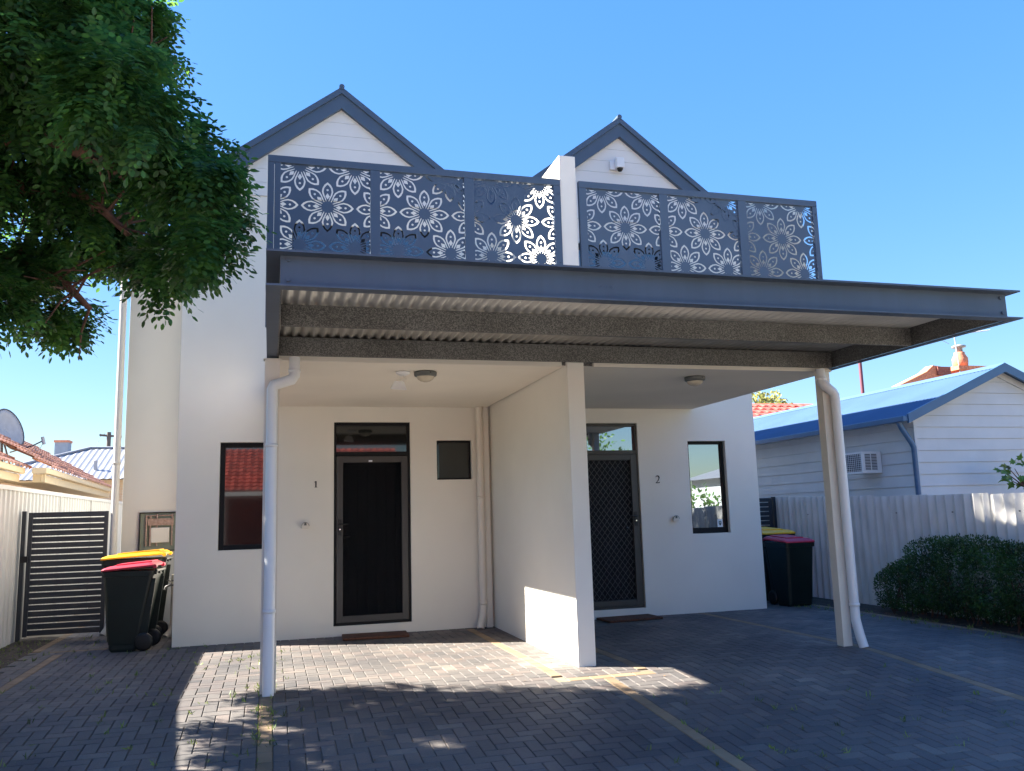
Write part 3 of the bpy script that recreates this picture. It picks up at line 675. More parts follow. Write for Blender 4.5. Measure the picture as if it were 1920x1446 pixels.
def screen_mesh(w, h, cx0, cz0, step=.0055):
    """sheet with the flower cut-outs really cut away (marching squares on the outline)"""
    nx_, nz_ = int(w / step) + 1, int(h / step) + 1
    xs = np.linspace(0, w, nx_); zs = np.linspace(0, h, nz_); X, Z = np.meshgrid(xs, zs)
    Fd = -flower_field(X, Z, cx0, cz0); Fd = np.where(np.abs(Fd) < 1e-6, 1e-6, Fd)    # >0 = metal
    V = []; Fs = []; vid = {}; 
    def gv(i, j):
        k = (i, j)
        if k not in vid: vid[k] = len(V); V.append((xs[i], 0, zs[j]))
        return vid[k]
    def ev(a, b):
        k = (a, b) if a < b else (b, a)
        if k not in vid:
            fa, fb = Fd[k[0][1], k[0][0]], Fd[k[1][1], k[1][0]]; t = fa / (fa - fb)
            vid[k] = len(V); V.append((xs[k[0][0]] + t * (xs[k[1][0]] - xs[k[0][0]]), 0, zs[k[0][1]] + t * (zs[k[1][1]] - zs[k[0][1]])))
        return vid[k]
    pos = Fd > 0
    # solid runs merged in each row
    for j in range(nz_ - 1):
        full = pos[j, :-1] & pos[j, 1:] & pos[j + 1, :-1] & pos[j + 1, 1:]
        none = ~(pos[j, :-1] | pos[j, 1:] | pos[j + 1, :-1] | pos[j + 1, 1:])
        for i in range(nx_ - 1):
            if none[i]: continue
            if full[i]: Fs.append((gv(i, j), gv(i + 1, j), gv(i + 1, j + 1), gv(i, j + 1))); continue
            c = [(i, j), (i + 1, j), (i + 1, j + 1), (i, j + 1)]; poly = []
            for a in range(4):
                p, q = c[a], c[(a + 1) % 4]; pp, pq = pos[p[1], p[0]], pos[q[1], q[0]]
                if pp: poly.append(gv(*p))
                if pp != pq: poly.append(ev(p, q))
            if len(poly) >= 3: Fs.append(tuple(poly))
    me = bpy.data.meshes.new('screen_panel'); me.from_pydata(V, [], Fs); me.materials.append(M['slate']); me.validate(); me.update()
    return me
PWd, PH = 0.85, 1.46
SCR = screen_mesh(PWd, PH, 0.435, 4.155 - 3.08)
def balustrade(x0, x1, posts, panels, label):
    t = thing('balcony_screen', label, 'balcony screen', (x0, L1, 3.03), 'laser-cut balcony screens')
    MB().box(x0, x1, L1 - .025, L1 + .025, 4.535, 4.60).build('top_rail', M['slate'], t, bevel=.003)
    MB().box(x0, x1, L1 - .024, L1 + .024, 3.034, 3.08).build('bottom_rail', M['slate'], t, bevel=.003)
    for a, b in posts:
        MB().box(a, b, L1 - .0235, L1 + .0235, 3.081, 4.534).build('upright', M['slate'], t, bevel=.003)
    for a in panels:
        o = bpy.data.objects.new('screen_panel', SCR); COL.objects.link(o); o.parent = t; o.location = (a - x0 - .02, -.006, 3.08 - 3.03)
        md = o.modifiers.new('s', 'SOLIDIFY'); md.thickness = .003
    for z in (4.45, 3.76):
        MB().tube([(x1 - .02, L1 - .025, z), (x1 - .02, L1 - .032, z)], .010, 8).build('bolt', M['slate'], t)
    return t
balustrade(-0.103, 2.643, [(-.103, -.045), (-.042, .010), (.80, .89), (1.68, 1.775), (2.572, 2.643)], [0.005, 0.887, 1.772], 'slate flower-cut privacy screen on the left balcony, white fin at its right end')
balustrade(2.836, 5.546, [(2.836, 2.912), (3.695, 3.79), (4.592, 4.69), (5.49, 5.546)], [2.905, 3.785, 4.685], 'slate flower-cut privacy screen on the right balcony above the longer overhang')

# ================================================================== DOWNPIPES
def pipe(pts, r, material, label, brackets=(), n=16, parts=True):
    t = thing('downpipe', label, 'downpipe', pts[-1], 'round rainwater pipes')
    MB().tube(pts, r, n).build('pipe', material, t)
    for b in brackets: MB().lathe([(r + .001, -.014), (r + .006, -.014), (r + .006, .014), (r + .001, .014)], b, n).build('collar', material, t)
    return t
Yp = L1 - .10
pipe([(.145, Yp + .04, ZS + .0), (.145, Yp + .02, 2.60), (.12, Yp, 2.56), (-.02, Yp, 2.51), (-.035, Yp, 2.47), (-.035, Yp, .10), (-.035, Yp - .02, -.01)], .046, M['white'],
     'white round downpipe strapped to the left canopy post', [(-.035, Yp, 2.0), (-.035, Yp, .65), (.145, Yp + .03, 2.64)])
pipe([(5.385, Yp + .04, ZS), (5.385, Yp + .03, 2.63), (5.395, Yp, 2.59), (5.485, Yp, 2.52), (5.505, Yp, 2.49), (5.51, Yp, 2.44), (5.522, Yp, .38), (5.522, Yp, .26), (5.53, Yp - .03, .12), (5.545, Yp - .06, -.005)], .046, M['white'],
     'white round downpipe running down the right canopy post', [(5.522, Yp, .40), (5.385, Yp + .035, 2.66)])
pipe([(2.525, -.10, ZS - .003), (2.525, -.10, .22), (2.515, -.11, .15), (2.48, -.14, .05), (2.47, -.16, .0)], .047, M['cream'],
     'cream downpipe in the porch corner between wall and party wall', [(2.525, -.10, 1.6), (2.525, -.10, .30)])
MB().box(2.575, 2.645, -.075, -.003, 0.0, ZS - .003).build('corner_boxing', M['wall'], house)
pipe([(-2.005, 1.66, 5.2), (-2.005, 1.66, .16), (-2.02, 1.62, .08), (-2.07, 1.56, .0)], .045, M['wingwall'],
     'tall white downpipe at the far left edge of the house by the gate', [(-2.005, 1.66, 2.2), (-2.005, 1.66, .5)])
pipe([(-1.18, 1.1, .75), (-1.18, 1.1, .16), (-1.20, 1.02, .06), (-1.26, .96, .0)], .045, M['cream'], 'short cream drain bend beside the corner behind the left bins', [])
# garden tap
t = thing('garden_tap', 'dark garden tap sticking out at the left corner of the house', 'tap', (-1.09, .3, .67))
MB().tube([(-1.088, .3, .67), (-1.16, .3, .67), (-1.20, .3, .655), (-1.212, .3, .62)], [.011, .013, .012, .013], 10).build('spout', M['black'], t)
MB().tube([(-1.155, .3, .67), (-1.155, .3, .72)], .007, 8).tube([(-1.195, .3, .722), (-1.115, .3, .722)], .006, 8).build('tap_handle', M['black'], t)
# meter box
t = thing('meter_box', 'glass fronted meter cabinet in the set-back wall above the left bins', 'meter box', (-1.45, 1.74, 1.3))
frame_mb(-1.71, -1.22, 1.03, 1.545, 1.715, 1.747, .014).build('frame', M['darkframe'], t)
MB().box(-1.696, -1.234, 1.740, 1.748, 1.044, 1.531).build('back_panel', M['meterback'], t)
mm = MB(); mm.box(-1.60, -1.28, 1.70, 1.738, 1.37, 1.46)
for x in (-1.62, -1.57, -1.49, -1.30): mm.tube([(x, 1.715, 1.50 if x < -1.5 else 1.52), (x, 1.715, 1.10)], .013, 8)
mm.tube([(-1.63, 1.715, 1.50), (-1.28, 1.715, 1.50)], .009, 8).tube([(-1.63, 1.715, 1.42), (-1.28, 1.715, 1.42)], .006, 8)
mm.build('meter_pipes', M['meter'], t)
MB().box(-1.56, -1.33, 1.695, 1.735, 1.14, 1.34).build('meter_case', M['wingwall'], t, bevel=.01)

# ================================================================== BINS
def wheelie_bin(w, d, h, lidmat, label, group='wheeled rubbish bins'):
    """front faces -y, wheels and hinge at +y; origin on the ground at the centre"""
    t = thing('wheelie_bin', label, 'bin', (0, 0, 0), group)
    b = MB(); H = h * .90
    def ring(z, fw, y0, y1, r=.04):
        pts = []; hw = w / 2 * fw
        for cx, cy, a0 in ((hw - r, y1 - r, 0), (-hw + r, y1 - r, 90), (-hw + r, y0 + r, 180), (hw - r, y0 + r, 270)):
            for k in range(4):
                a = math.radians(a0 + k * 30); pts.append((cx + r * math.cos(a), cy + r * math.sin(a), z))
        return pts
    def skin(rings, cap0=True, cap1=True):
        n = len(rings[0]); vs = [v for q in rings for v in q]
        fs = [(i * n + j, i * n + (j + 1) % n, (i + 1) * n + (j + 1) % n, (i + 1) * n + j) for i in range(len(rings) - 1) for j in range(n)]
        if cap0: fs.append(tuple(range(n - 1, -1, -1)))
        if cap1: fs.append(tuple((len(rings) - 1) * n + j for j in range(n)))
        return vs, fs
    y0t, y1t = -d / 2, d / 2 * .86; y0b, y1b = -d / 2 + .07, d / 2 - .20
    lerp = lambda a, c, k: a + (c - a) * k
    rs = [ring(0.0, .78, y0b + .02, y1b - .02), ring(.03, .80, y0b, y1b)]
    for k in (.09, .092, .3, .6, .90, .93, .932, 1.0):
        pad = .0 if k < .932 else .018
        if k <= .09: pad = -.004
        rs.append(ring(H * k, lerp(.80, .93, k) + pad * 2 / w, lerp(y0b, y0t, k) - pad, lerp(y1b, y1t, k) + pad * .6))
    b.add(*skin(rs)); b.build('body', M['binbody'], t, bevel=.004)
    # recessed wheel arch block and axle
    for sx in (-1, 1):
        wmb = MB().lathe([(0, -.028), (.07, -.028), (.095, -.022), (.10, 0), (.095, .022), (.07, .028), (0, .028)], (sx * w * .40, d / 2 - .13, .10), 24, 'x'); wmb.build('wheel', M['black'], t)
    MB().tube([(-w * .38, d / 2 - .13, .10), (w * .38, d / 2 - .13, .10)], .012, 8).build('axle', M['steel'], t)
    # ribs on the back corners
    for sx in (-1, 1):
        MB().add([(sx * w * .36, d / 2 - .20, .12), (sx * w * .40, d / 2 - .20, .12), (sx * w * .40, d / 2 - .10, .12), (sx * w * .36, d / 2 - .10, .12),
                  (sx * w * .40, d / 2 * .80, H * .9), (sx * w * .44, d / 2 * .80, H * .9), (sx * w * .44, d / 2 * .93, H * .9), (sx * w * .40, d / 2 * .93, H * .9)],
                 [(3, 2, 1, 0), (4, 5, 6, 7), (0, 1, 5, 4), (1, 2, 6, 5), (2, 3, 7, 6), (3, 0, 4, 7)]).build('back_rib', M['binbody'], t)
    # handle bar
    hb = MB().tube([(-w * .42, d / 2 - .02, H - .005), (w * .42, d / 2 - .02, H - .005)], .016, 10)
    for sx in (-1, 0, 1): hb.box(sx * w * .36 - .015, sx * w * .36 + .015, d / 2 * .84, d / 2 - .015, H - .045, H - .002)
    hb.build('grab_bar', M['binbody'], t)
    # lid: shallow shell, higher near the hinge, centre panel raised
    l = MB(); rs = [ring(H + .003, 1.0, y0t - .03, d / 2 - .03), ring(H + .022, 1.0, y0t - .03, d / 2 - .03), ring(H + .034, .95, y0t - .01, d / 2 - .045), ring(H + .05, .88, y0t + .05, d / 2 - .07)]
    slope = .045
    rs = [[(p[0], p[1], p[2] + slope * (p[1] + d / 2) / d) for p in q] for q in rs]
    l.add(*skin(rs))
    zc = H + .05
    l.add([(sx * w * .30, yy, zc + slope * (yy + d / 2) / d + dz) for dz in (-.004, .016) for sx, yy in ((-1, -d * .30), (1, -d * .30), (1, d * .36), (-1, d * .36))],
          [(3, 2, 1, 0), (4, 5, 6, 7), (0, 1, 5, 4), (1, 2, 6, 5), (2, 3, 7, 6), (3, 0, 4, 7)])
    for sx in (-1, 1): l.tube([(sx * w * .46, d / 2 - .035, H + .045), (sx * w * .34, d / 2 - .035, H + .045)], .022, 10)
    l.build('lid', lidmat, t, bevel=.005)
    return t
b = wheelie_bin(.49, .57, .97, M['binred'], 'red-lidded dark green wheelie bin in front of the gate on the left'); b.location = (-1.50, .06, 0); b.rotation_euler.z = math.radians(-96)
b2 = wheelie_bin(.58, .72, 1.08, M['binyel'], 'yellow-lidded wheelie bin behind the red-lidded one on the left'); b2.location = (-1.58, .88, 0); b2.rotation_euler.z = math.radians(-92)
b3 = copy_tree(b); b3['label'] = 'red-lidded dark green wheelie bin at the right corner of the house'; b3.location = (7.10, .20, 0); b3.rotation_euler.z = math.radians(3)
b4 = copy_tree(b2); b4['label'] = 'yellow-lidded wheelie bin behind the red-lidded one on the right'; b4.location = (7.33, 1.12, 0); b4.rotation_euler.z = math.radians(1)

# ================================================================== GATES AND FENCES
def slat_gate(x0, x1, y, z0, z1, label, post_at):
    t = thing('slat_gate', label, 'gate', ((x0 + x1) / 2, y, 0), 'dark slatted side gates')
    MB().box(x0, x0 + .05, y, y + .04, z0, z1).build('stile', M['darkgate'], t, bevel=.003); MB().box(x1 - .05, x1, y, y + .04, z0, z1).build('stile', M['darkgate'], t, bevel=.003)
    s = MB(); n = 20; p = (z1 - z0) / n
    for i in range(n): s.box(x0 + .051, x1 - .051, y + .006, y + .026, z0 + i * p + .013, z0 + (i + 1) * p)
    s.build('slats', M['darkgate'], t, bevel=.002)
    px = x0 - .075 if post_at < 0 else x1 + .015
    MB().box(px, px + .05, y - .01, y + .05, -.02, z1 + .02).build('gate_post', M['darkgate'], t, bevel=.003)
    lx = x0 - .03 if post_at < 0 else x1 - .03
    MB().box(lx - .03, lx + .05, y - .035, y - .012, .95, 1.03).build('latch', M['black'], t, bevel=.004)
M['darkgate'] = mat('charcoal_gate_paint', (0.022, 0.026, 0.034), 0.45, var=.08)
slat_gate(-3.005, -2.07, 1.62, .03, 1.575, 'dark horizontal slat gate between the cream fence and the house', -1)
slat_gate(6.60, 8.02, 1.95, .03, 1.53, 'dark slatted side gate behind the right bins', 1)
# left steel fence
fl_ = thing('steel_fence', 'cream ribbed steel fence with a flat capping rail on the left', 'fence', (-3.1, 0, 0))
corrugated(-9.5, 14, -.5, 1.855, .017, .185, lambda u, v, h: (-3.12 + h, u, v), 'fence_sheet', M['fenceL'], fl_, samples=12, shape='trap', smooth=False, solid=.0012)
MB().box(-3.15, -3.09, -9.5, 14, 1.845, 1.90).build('capping_rail', M['fenceL'], fl_, bevel=.004)
for y in (-8.2, -5.8, -3.4, -1.0, 3.75, 6.1, 8.5): MB().box(-3.152, -3.088, y - .02, y + .02, -.4, 1.905).build('fence_post', M['fenceL'], fl_, bevel=.003)
# right fibre cement fence, one sheet at a time
fr = thing('corrugated_fence', 'weathered grey corrugated fibre cement fence on the right', 'fence', (8.15, 0, 0))
y = 2.6; k = 0
while y > -6.0:
    zt = 1.535 + .021 * (y - 1.9) + random.uniform(-.012, .012)
    lean = random.uniform(-.012, .012)
    xo = .005 * (k % 2)
    corrugated(y - 1.02, y, -.5, zt, .030, .146, lambda u, v, h: (8.15 + h + xo + lean * v, u, v), 'fence_sheet', M['super6'], fr, samples=12, vn=1, solid=.006, shape='cusp', smooth=False)
    MB().tube([(8.115, y - .5, 1.25), (8.10, y - .5, 1.25)], .008, 8).build('fixing_bolt', M['steel'], fr)
    y -= .99; k += 1

# ================================================================== SHED ON THE RIGHT
shed = thing('weatherboard_shed', 'pale weatherboard shed with blue corrugated roof beyond the right fence', 'shed', (11, 3, 0))
SX0, SX1, SY0, SY1 = 9.30, 12.60, 0.0, 9.0; SR = .425; AX = 10.95; AZ = 3.47
def sz(x): return AZ - SR * abs(x - AX)
# side wall boards (facing -x)
sw = MB(); z = .2; zt = sz(9.3) - .07
sw.box(SX0 + .021, SX0 + .06, SY0 + .02, SY1, -.3, zt)
while z < zt:
    z1 = min(z + .175, zt); ysp = sorted({SY0 + .01, SY1} | ({SY0 + 1.2 + (int(z * 10) % 5) * .9, SY0 + 4.6}))
    for a, b_ in zip(ysp, ysp[1:]):
        sw.add([(SX0 - .006, a, z), (SX0 - .006, b_ - .004, z), (SX0 + .008, b_ - .004, z1), (SX0 + .008, a, z1), (SX0 + .02, a, z), (SX0 + .02, b_ - .004, z), (SX0 + .02, b_ - .004, z1), (SX0 + .02, a, z1)],
               [(0, 3, 2, 1), (4, 5, 6, 7), (0, 1, 5, 4), (0, 4, 7, 3), (1, 2, 6, 5)])
    z += .178
sw.build('side_wall', M['shedwall'], shed)
fw = MB(); z = .2
fw.prism([(SX0 + .06, -.3), (SX1, -.3), (SX1, sz(SX1) - .06), (AX, AZ - .06), (SX0 + .06, sz(SX0 + .06) - .06)], SY0 + .021, SY0 + .06)
while z < AZ - .1:
    z1 = min(z + .175, AZ - .08)
    def xr(zz): hw = (AZ - .05 - zz) / SR; return max(SX0, AX - hw), min(SX1, AX + hw)
    a0, b0 = xr(z); a1, b1 = xr(z1)
    fw.add([(a0, SY0 - .006, z), (b0, SY0 - .006, z), (b1, SY0 + .008, z1), (a1, SY0 + .008, z1), (a0, SY0 + .02, z), (b0, SY0 + .02, z), (b1, SY0 + .02, z1), (a1, SY0 + .02, z1)],
           [(0, 1, 2, 3), (7, 6, 5, 4), (0, 4, 5, 1), (0, 3, 7, 4), (1, 5, 6, 2)])
    z += .178
fw.build('gable_wall', M['shedwall'], shed)
MB().box(SX0 - .022, SX0 + .022, SY0 - .022, SY0 - .0065, -.3, sz(SX0) - .06).build('corner_trim', M['shedwall'], shed)
for sgn in (-1, 1):
    xe = AX + sgn * (AX - 9.05)
    def PR(u, v, h, sgn=sgn):
        x = AX + sgn * v; return (x + sgn * h * .39, u, sz(x) + h * .92)
    corrugated(-.16, 9.2, 0.0, AX - 9.06, .009, .076, PR, 'roof_sheet', M['shedroof'], shed, samples=6, smooth=False)
    bb = MB(); z_e = sz(xe)
    bb.add([(AX, -.20, AZ + .03), (xe, -.20, z_e + .03), (xe, -.20, z_e - .11), (AX, -.20, AZ - .11), (AX, -.16, AZ + .03), (xe, -.16, z_e + .03), (xe, -.16, z_e - .11), (AX, -.16, AZ - .11)],
           [(0, 1, 2, 3), (7, 6, 5, 4), (0, 4, 5, 1), (3, 2, 6, 7), (1, 5, 6, 2)])
    bb.build('barge_board', M['shedtrim'], shed)
    ib = MB(); ib.add([(AX, -.03, AZ - .05), (xe + -sgn * .15, -.03, z_e + SR * .15 - .05), (xe + -sgn * .15, -.03, z_e + SR * .15 - .16), (AX, -.03, AZ - .16), (AX, -.008, AZ - .05), (xe + -sgn * .15, -.008, z_e + SR * .15 - .05), (xe + -sgn * .15, -.008, z_e + SR * .15 - .16), (AX, -.008, AZ - .16)],
                      [(0, 1, 2, 3), (7, 6, 5, 4), (0, 4, 5, 1), (3, 2, 6, 7), (1, 5, 6, 2)]); ib.build('rafter_trim', M['shedwall'], shed)
MB().prism([(AX - .12, sz(AX - .12) + .012), (AX, AZ + .035), (AX + .12, sz(AX + .12) + .012), (AX, AZ + .022)], -.19, 9.2).build('ridge_cap', M['shedroof'], shed)
gt = MB(); gt.box(8.96, 9.055, -.18, 9.2, sz(9.05) - .085, sz(9.05) + .0); gt.build('gutter', M['shedtrim'], shed, bevel=.012)
for i in range(11): MB().obox((9.2, .35 + i * .85, sz(9.2) - .075), (.14, 0, .14 * SR), (0, .022, 0), (0, 0, .03)).build('rafter_end', M['shedwall'], shed)
MB().tube([(9.02, -.02, 2.64), (9.02, -.02, 2.56), (9.05, -.02, 2.50), (9.20, -.03, 2.27), (9.235, -.03, 2.20), (9.235, -.03, 0)], .04, 12).build('drainpipe', M['shedtrim'], shed)
MB().box(9.20, 9.285, 1.98, 2.12, 0.5, 2.12).build('conduit_box', M['white'], shed, bevel=.006)
# air conditioner
t = thing('window_air_conditioner', 'white boxed air conditioner jutting from the shed side wall', 'air conditioner', (9.1, 1.0, 1.85))
ax0, ax1, ay0, ay1, az0, az1 = 8.93, 9.29, .76, 1.24, 1.865, 2.205
MB().box(ax0 + .012, ax1, ay0 + .003, ay1, az0, az1).build('case', M['white'], t, bevel=.006)
frame_mb2 = MB(); frame_mb2.box(ax0, ax0 + .011, ay0, ay0 + .035, az0, az1).box(ax0, ax0 + .011, ay1 - .035, ay1, az0, az1).box(ax0, ax0 + .011, ay0 + .035, ay1 - .035, az1 - .03, az1).box(ax0, ax0 + .011, ay0 + .035, ay1 - .035, az0, az0 + .03)
frame_mb2.build('grille_surround', M['white'], t)
MB().box(ax0 + .008, ax0 + .0115, ay0 + .035, ay1 - .035, az0 + .03, az1 - .03).build('condenser', M['steel'], t)
gr = MB()
for i in range(9): yy = ay0 + .035 + (i + .5) * (ay1 - ay0 - .07) / 9; gr.box(ax0 + .001, ax0 + .004, yy - .0025, yy + .0025, az0 + .03, az1 - .03)
for i in range(9): zz = az0 + .03 + (i + .5) * (az1 - az0 - .06) / 9; gr.box(ax0 + .0045, ax0 + .0075, ay0 + .035, ay1 - .035, zz - .0025, zz + .0025)
gr.build('wire_grille', M['white'], t)
lv = MB(); lv.box(ax0 + .05, ax0 + .15, ay0 - .001, ay0 + .001, az0 + .05, az1 - .04); lv.box(ax0 + .17, ax0 + .27, ay0 - .001, ay0 + .001, az0 + .05, az1 - .04); lv.build('louvre_vent', M['steel'], t)
lw = MB()
for q in (.05, .17):
    for i in range(10): zz = az0 + .06 + i * .024; lw.box(ax0 + q, ax0 + q + .1, ay0 - .006, ay0 - .0012, zz, zz + .008)
lw.build('louvre_slats', M['white'], t)

# ================================================================== TILE ROOF HELPER
def tile_roof(name, material, parent, O, U, V, nu, nv, pu=.25, pv=.33, amp=.022, step=.028, su=6):
    """O origin at the eave, U along the eave (unit), V up the slope (unit)"""
    O, U, V = np.array(O, float), np.array(U, float), np.array(V, float); N = np.cross(U, V); N /= np.linalg.norm(N)
    if N[2] < 0: N = -N
    Vs = []; Fs = []
    for j in range(nv):
        for i in range(nu):
            b = len(Vs)
            rj = random.uniform(-.004, .004)
            for vv, hh in ((j * pv - .03, step + rj), ((j + 1) * pv, 0.0)):
                for k in range(su + 1):
                    u = (i + k / su) * pu; h = amp * math.cos(2 * PI * k / su) * .5 + hh
                    Vs.append(O + U * u + V * vv + N * h)
            for k in range(su): Fs.append((b + k, b + k + 1, b + su + 1 + k + 1, b + su + 1 + k))
            # front edge thickness
            c = len(Vs)
            for k in range(su + 1): Vs.append(Vs[b + k] - N * .03)
            for k in range(su): Fs.append((c + k, c + k + 1, b + k + 1, b + k))
    return np_mesh(name, Vs, Fs, material, parent, smooth=False)

# ---- left neighbour: low house with terracotta tiles and yellow eaves
nh = thing('neighbour_house', 'low brick house with terracotta tiles and yellow eaves beyond the left fence', 'house', (-7, 8, 0))
u = Vector((-.050, 1, 0)).normalized(); q = Vector((-1, -.050, 0)).normalized()   # along the eave, into the house
def eave_run(a, L, nm='gutter'):
    a = Vector(a)
    for nm2, off, z0, z1, w in (('gutter', 0, 2.35, 2.46, .10), ('fascia', .085, 2.20, 2.348, .04)):
        c = a + u * (L / 2) + q * (off + w / 2); MB().obox((c.x, c.y, (z0 + z1) / 2), u * (L / 2), q * (w / 2), Vector((0, 0, (z1 - z0) / 2))).build(nm2, M['eave'], nh, bevel=.012)
    c = a + u * (L / 2) + q * (.125 + .28); MB().obox((c.x, c.y, 2.205), u * (L / 2), q * .28, Vector((0, 0, .006))).build('eave_soffit', M['eave'], nh)
A0 = Vector((-4.10, 3.0, 0)); eave_run(A0, 3.45); Bp = Vector((-3.90, 6.45, 0)); eave_run(Bp, 9.6)
MB().obox((-4.03, 6.42, 2.405), (.12, 0, 0), (0, .05, 0), (0, 0, .055)).build('gutter', M['eave'], nh, bevel=.01)
MB().obox((-4.05, 6.48, 2.274), (.10, 0, 0), (0, .03, 0), (0, 0, .073)).build('fascia', M['eave'], nh)
w_ = MB(); c = Vector((-4.75, 9.5, 0)) + q * 2.5; w_.obox((c.x, c.y, 1.0), u * 6.4, q * 2.45, Vector((0, 0, 1.19))); w_.build('wall', M['brickwall'], nh)
for o_, n_ in ((A0 - u * 0, 14), (Bp, 36)):
    tile_roof('roof_tiles', M['tile'], nh, (o_.x, o_.y, 2.475), u, (q * math.cos(math.radians(30)) + Vector((0, 0, 1)) * math.sin(math.radians(30))), n_, 8, pu=.27, amp=.035, step=.035)
# satellite dish
t = thing('satellite_dish', 'large grey satellite dish on the terracotta roof', 'satellite dish', (-5.5, 10, 2.9))
ds = MB(); n = 28; dn = Vector((.93, -.30, .28)).normalized(); da = dn.orthogonal().normalized(); db = dn.cross(da); dc = Vector((-5.58, 10, 3.50))
rr = [0, .12, .25, .38, .46]; vs = []
for r in rr: vs += [dc + dn * (.45 * r * r) + r * (math.cos(2 * PI * k / n) * da + math.sin(2 * PI * k / n) * db) for k in range(n)]
ds.add(vs, [(i * n + k, i * n + (k + 1) % n, (i + 1) * n + (k + 1) % n, (i + 1) * n + k) for i in range(len(rr) - 1) for k in range(n)], True)
ds.build('reflector', M['dish'], t, solid=.012)
rim = MB().tube([dc + dn * (.45 * .46 ** 2) + .462 * (math.cos(2 * PI * k / n) * da + math.sin(2 * PI * k / n) * db) for k in range(n + 1)], .016, 6); rim.build('rim', M['steel'], t)
MB().tube([(-5.62, 10, 2.75), (-5.66, 10, 3.45)], .03, 8).tube([(-5.9, 10.1, 2.75), (-5.66, 10, 3.4)], .02, 8).tube([(-5.4, 9.8, 2.7), (-5.62, 10, 3.3)], .02, 8).build('mast', M['steel'], t)
MB().tube([(-5.45, 9.9, 3.02), (-5.0, 9.8, 3.15), (-4.78, 9.75, 3.26)], .014, 6).build('feed_arm', M['steel'], t)
MB().tube([(-4.80, 9.75, 3.34), (-4.76, 9.75, 3.18)], .035, 8).tube([(-4.95, 9.78, 3.17), (-4.92, 9.78, 3.05), (-4.85, 9.78, 3.06), (-4.79, 9.76, 3.2)], .006, 6).build('receiver', M['dish'], t)
t = MB().box(-5.72, -5.60, 9.2, 9.3, 2.7, 4.05).build('vent_flue', M['steel'], org=(-5.66, 9.25, 2.7)); tag(t, 'dark square flue beside the satellite dish at the left edge', 'flue')
# ---- far house with pale metal hip roof
fh = thing('metal_roofed_house', 'far house with pale corrugated hip roof and grey chimney', 'house', (-4, 24, 0))
MB().box(-9.0, 2.5, 20.6, 27.4, -.2, 2.95).build('wall', M['brickwall'], fh)
corrugated(-9.6, 3.0, 0, 1.0, .013, .20, lambda u_, v, h: (max(u_, -9.6 + 3.2 * v) if u_ < -3 else min(u_, 3.0 - 3.2 * v), 20.0 + 3.4 * v, 2.95 + 1.28 * v + h), 'roof_sheet', M['metalroof'], fh, samples=4, vn=12, smooth=False)
MB().add([(-9.6, 20, 2.95), (-6.4, 23.4, 4.23), (-9.6, 28, 2.95)], [(0, 1, 2)]).build('roof_hip', M['metalroof'], fh)
MB().add([(-9.6, 28, 2.95), (3, 28, 2.95), (-.2, 23.4, 4.23), (-6.4, 23.4, 4.23)], [(0, 1, 2, 3)]).build('roof_back', M['metalroof'], fh)
MB().tube([(-9.6, 20, 2.97), (-6.4, 23.4, 4.26), (-.2, 23.4, 4.26)], .05, 6).build('ridge_cap', M['metalroof'], fh)
ch = MB().box(-7.85, -7.38, 24.6, 25.1, 2.9, 4.58).build('chimney', M['chim'], fh); MB().box(-7.88, -7.35, 24.57, 25.13, 4.581, 4.66).build('chimney_cap', M['orangebrick'], ch)
MB().box(-5.80, -5.70, 20.9, 21.0, 3.25, 3.62).build('roof_vent', M['dish'], fh)
t = thing('power_pole', 'timber power pole with crossarm behind the pale hip roof', 'power pole', (-9.45, 45, 0))
MB().tube([(-9.45, 45, 0), (-9.45, 45, 7.05)], .12, 10).build('pole', M['pole'], t); MB().obox((-9.35, 45, 6.82), (.62, 0, -.05), (0, .05, 0), (0, 0, .06)).build('crossarm', M['pole'], t)
wr = MB(); wr.tube([(-9.9, 45, 6.8), (-10.2, 44, 5.4)], .008, 4).tube([(-8.9, 45, 6.7), (-9.4, 43, 5.2)], .01, 4); wr.build('wire', M['steel'], t)
for x in (-9.93, -9.72, -9.1, -8.8): MB().tube([(x, 45, 6.86), (x, 45, 6.97)], .025, 6).build('insulator', M['dish'], t)
# ---- right background
rh = thing('red_tiled_house', 'house with orange-red tiled roof behind the shed', 'house', (18, 16, 0))
tile_roof('roof_tiles', M['redtile'], rh, (14.6, 13.0, 3.95), (1, 0, 0), Vector((0, math.cos(.42), math.sin(.42))), 14, 7, pu=.3, pv=.36, amp=.05, step=.045)
MB().add([(14.4, 13.0, 4.0), (18.6, 13.0, 4.0), (18.6, 15.3, 5.0), (16.2, 15.3, 5.0)], [(0, 1, 2, 3)]).build('roof_underlay', M['redtile'], rh)
MB().box(14.9, 18.3, 13.4, 17, -.2, 3.9).build('wall', M['redbrick'], rh)
bh = thing('orange_brick_house', 'distant orange brick parapet and chimney above the shed roof', 'house', (28, 20, 0))
MB().prism([(26.1, 5.5), (28.1, 5.5), (29.2, 5.5), (29.2, 7.35), (28.3, 7.45), (27.9, 7.15), (26.1, 6.4)], 20, 20.5).build('parapet', M['orangebrick'], bh)
MB().box(28.45, 29.15, 19.9, 19.99, 7.0, 7.38).build('brick_corbel', M['redbrick'], bh)
c_ = MB().box(29.75, 31.05, 20, 20.9, 5.5, 7.28); c_.box(29.6, 31.2, 19.9, 21, 7.281, 7.46); c_.build('chimney', M['orangebrick'], bh)
pt = MB().lathe([(0, .0), (.30, .0), (.33, .25), (.33, .42), (.22, .62), (.22, .70), (0, .70)], (30.2, 20.4, 7.46), 16).build('chimney_pot', M['orangebrick'], bh)
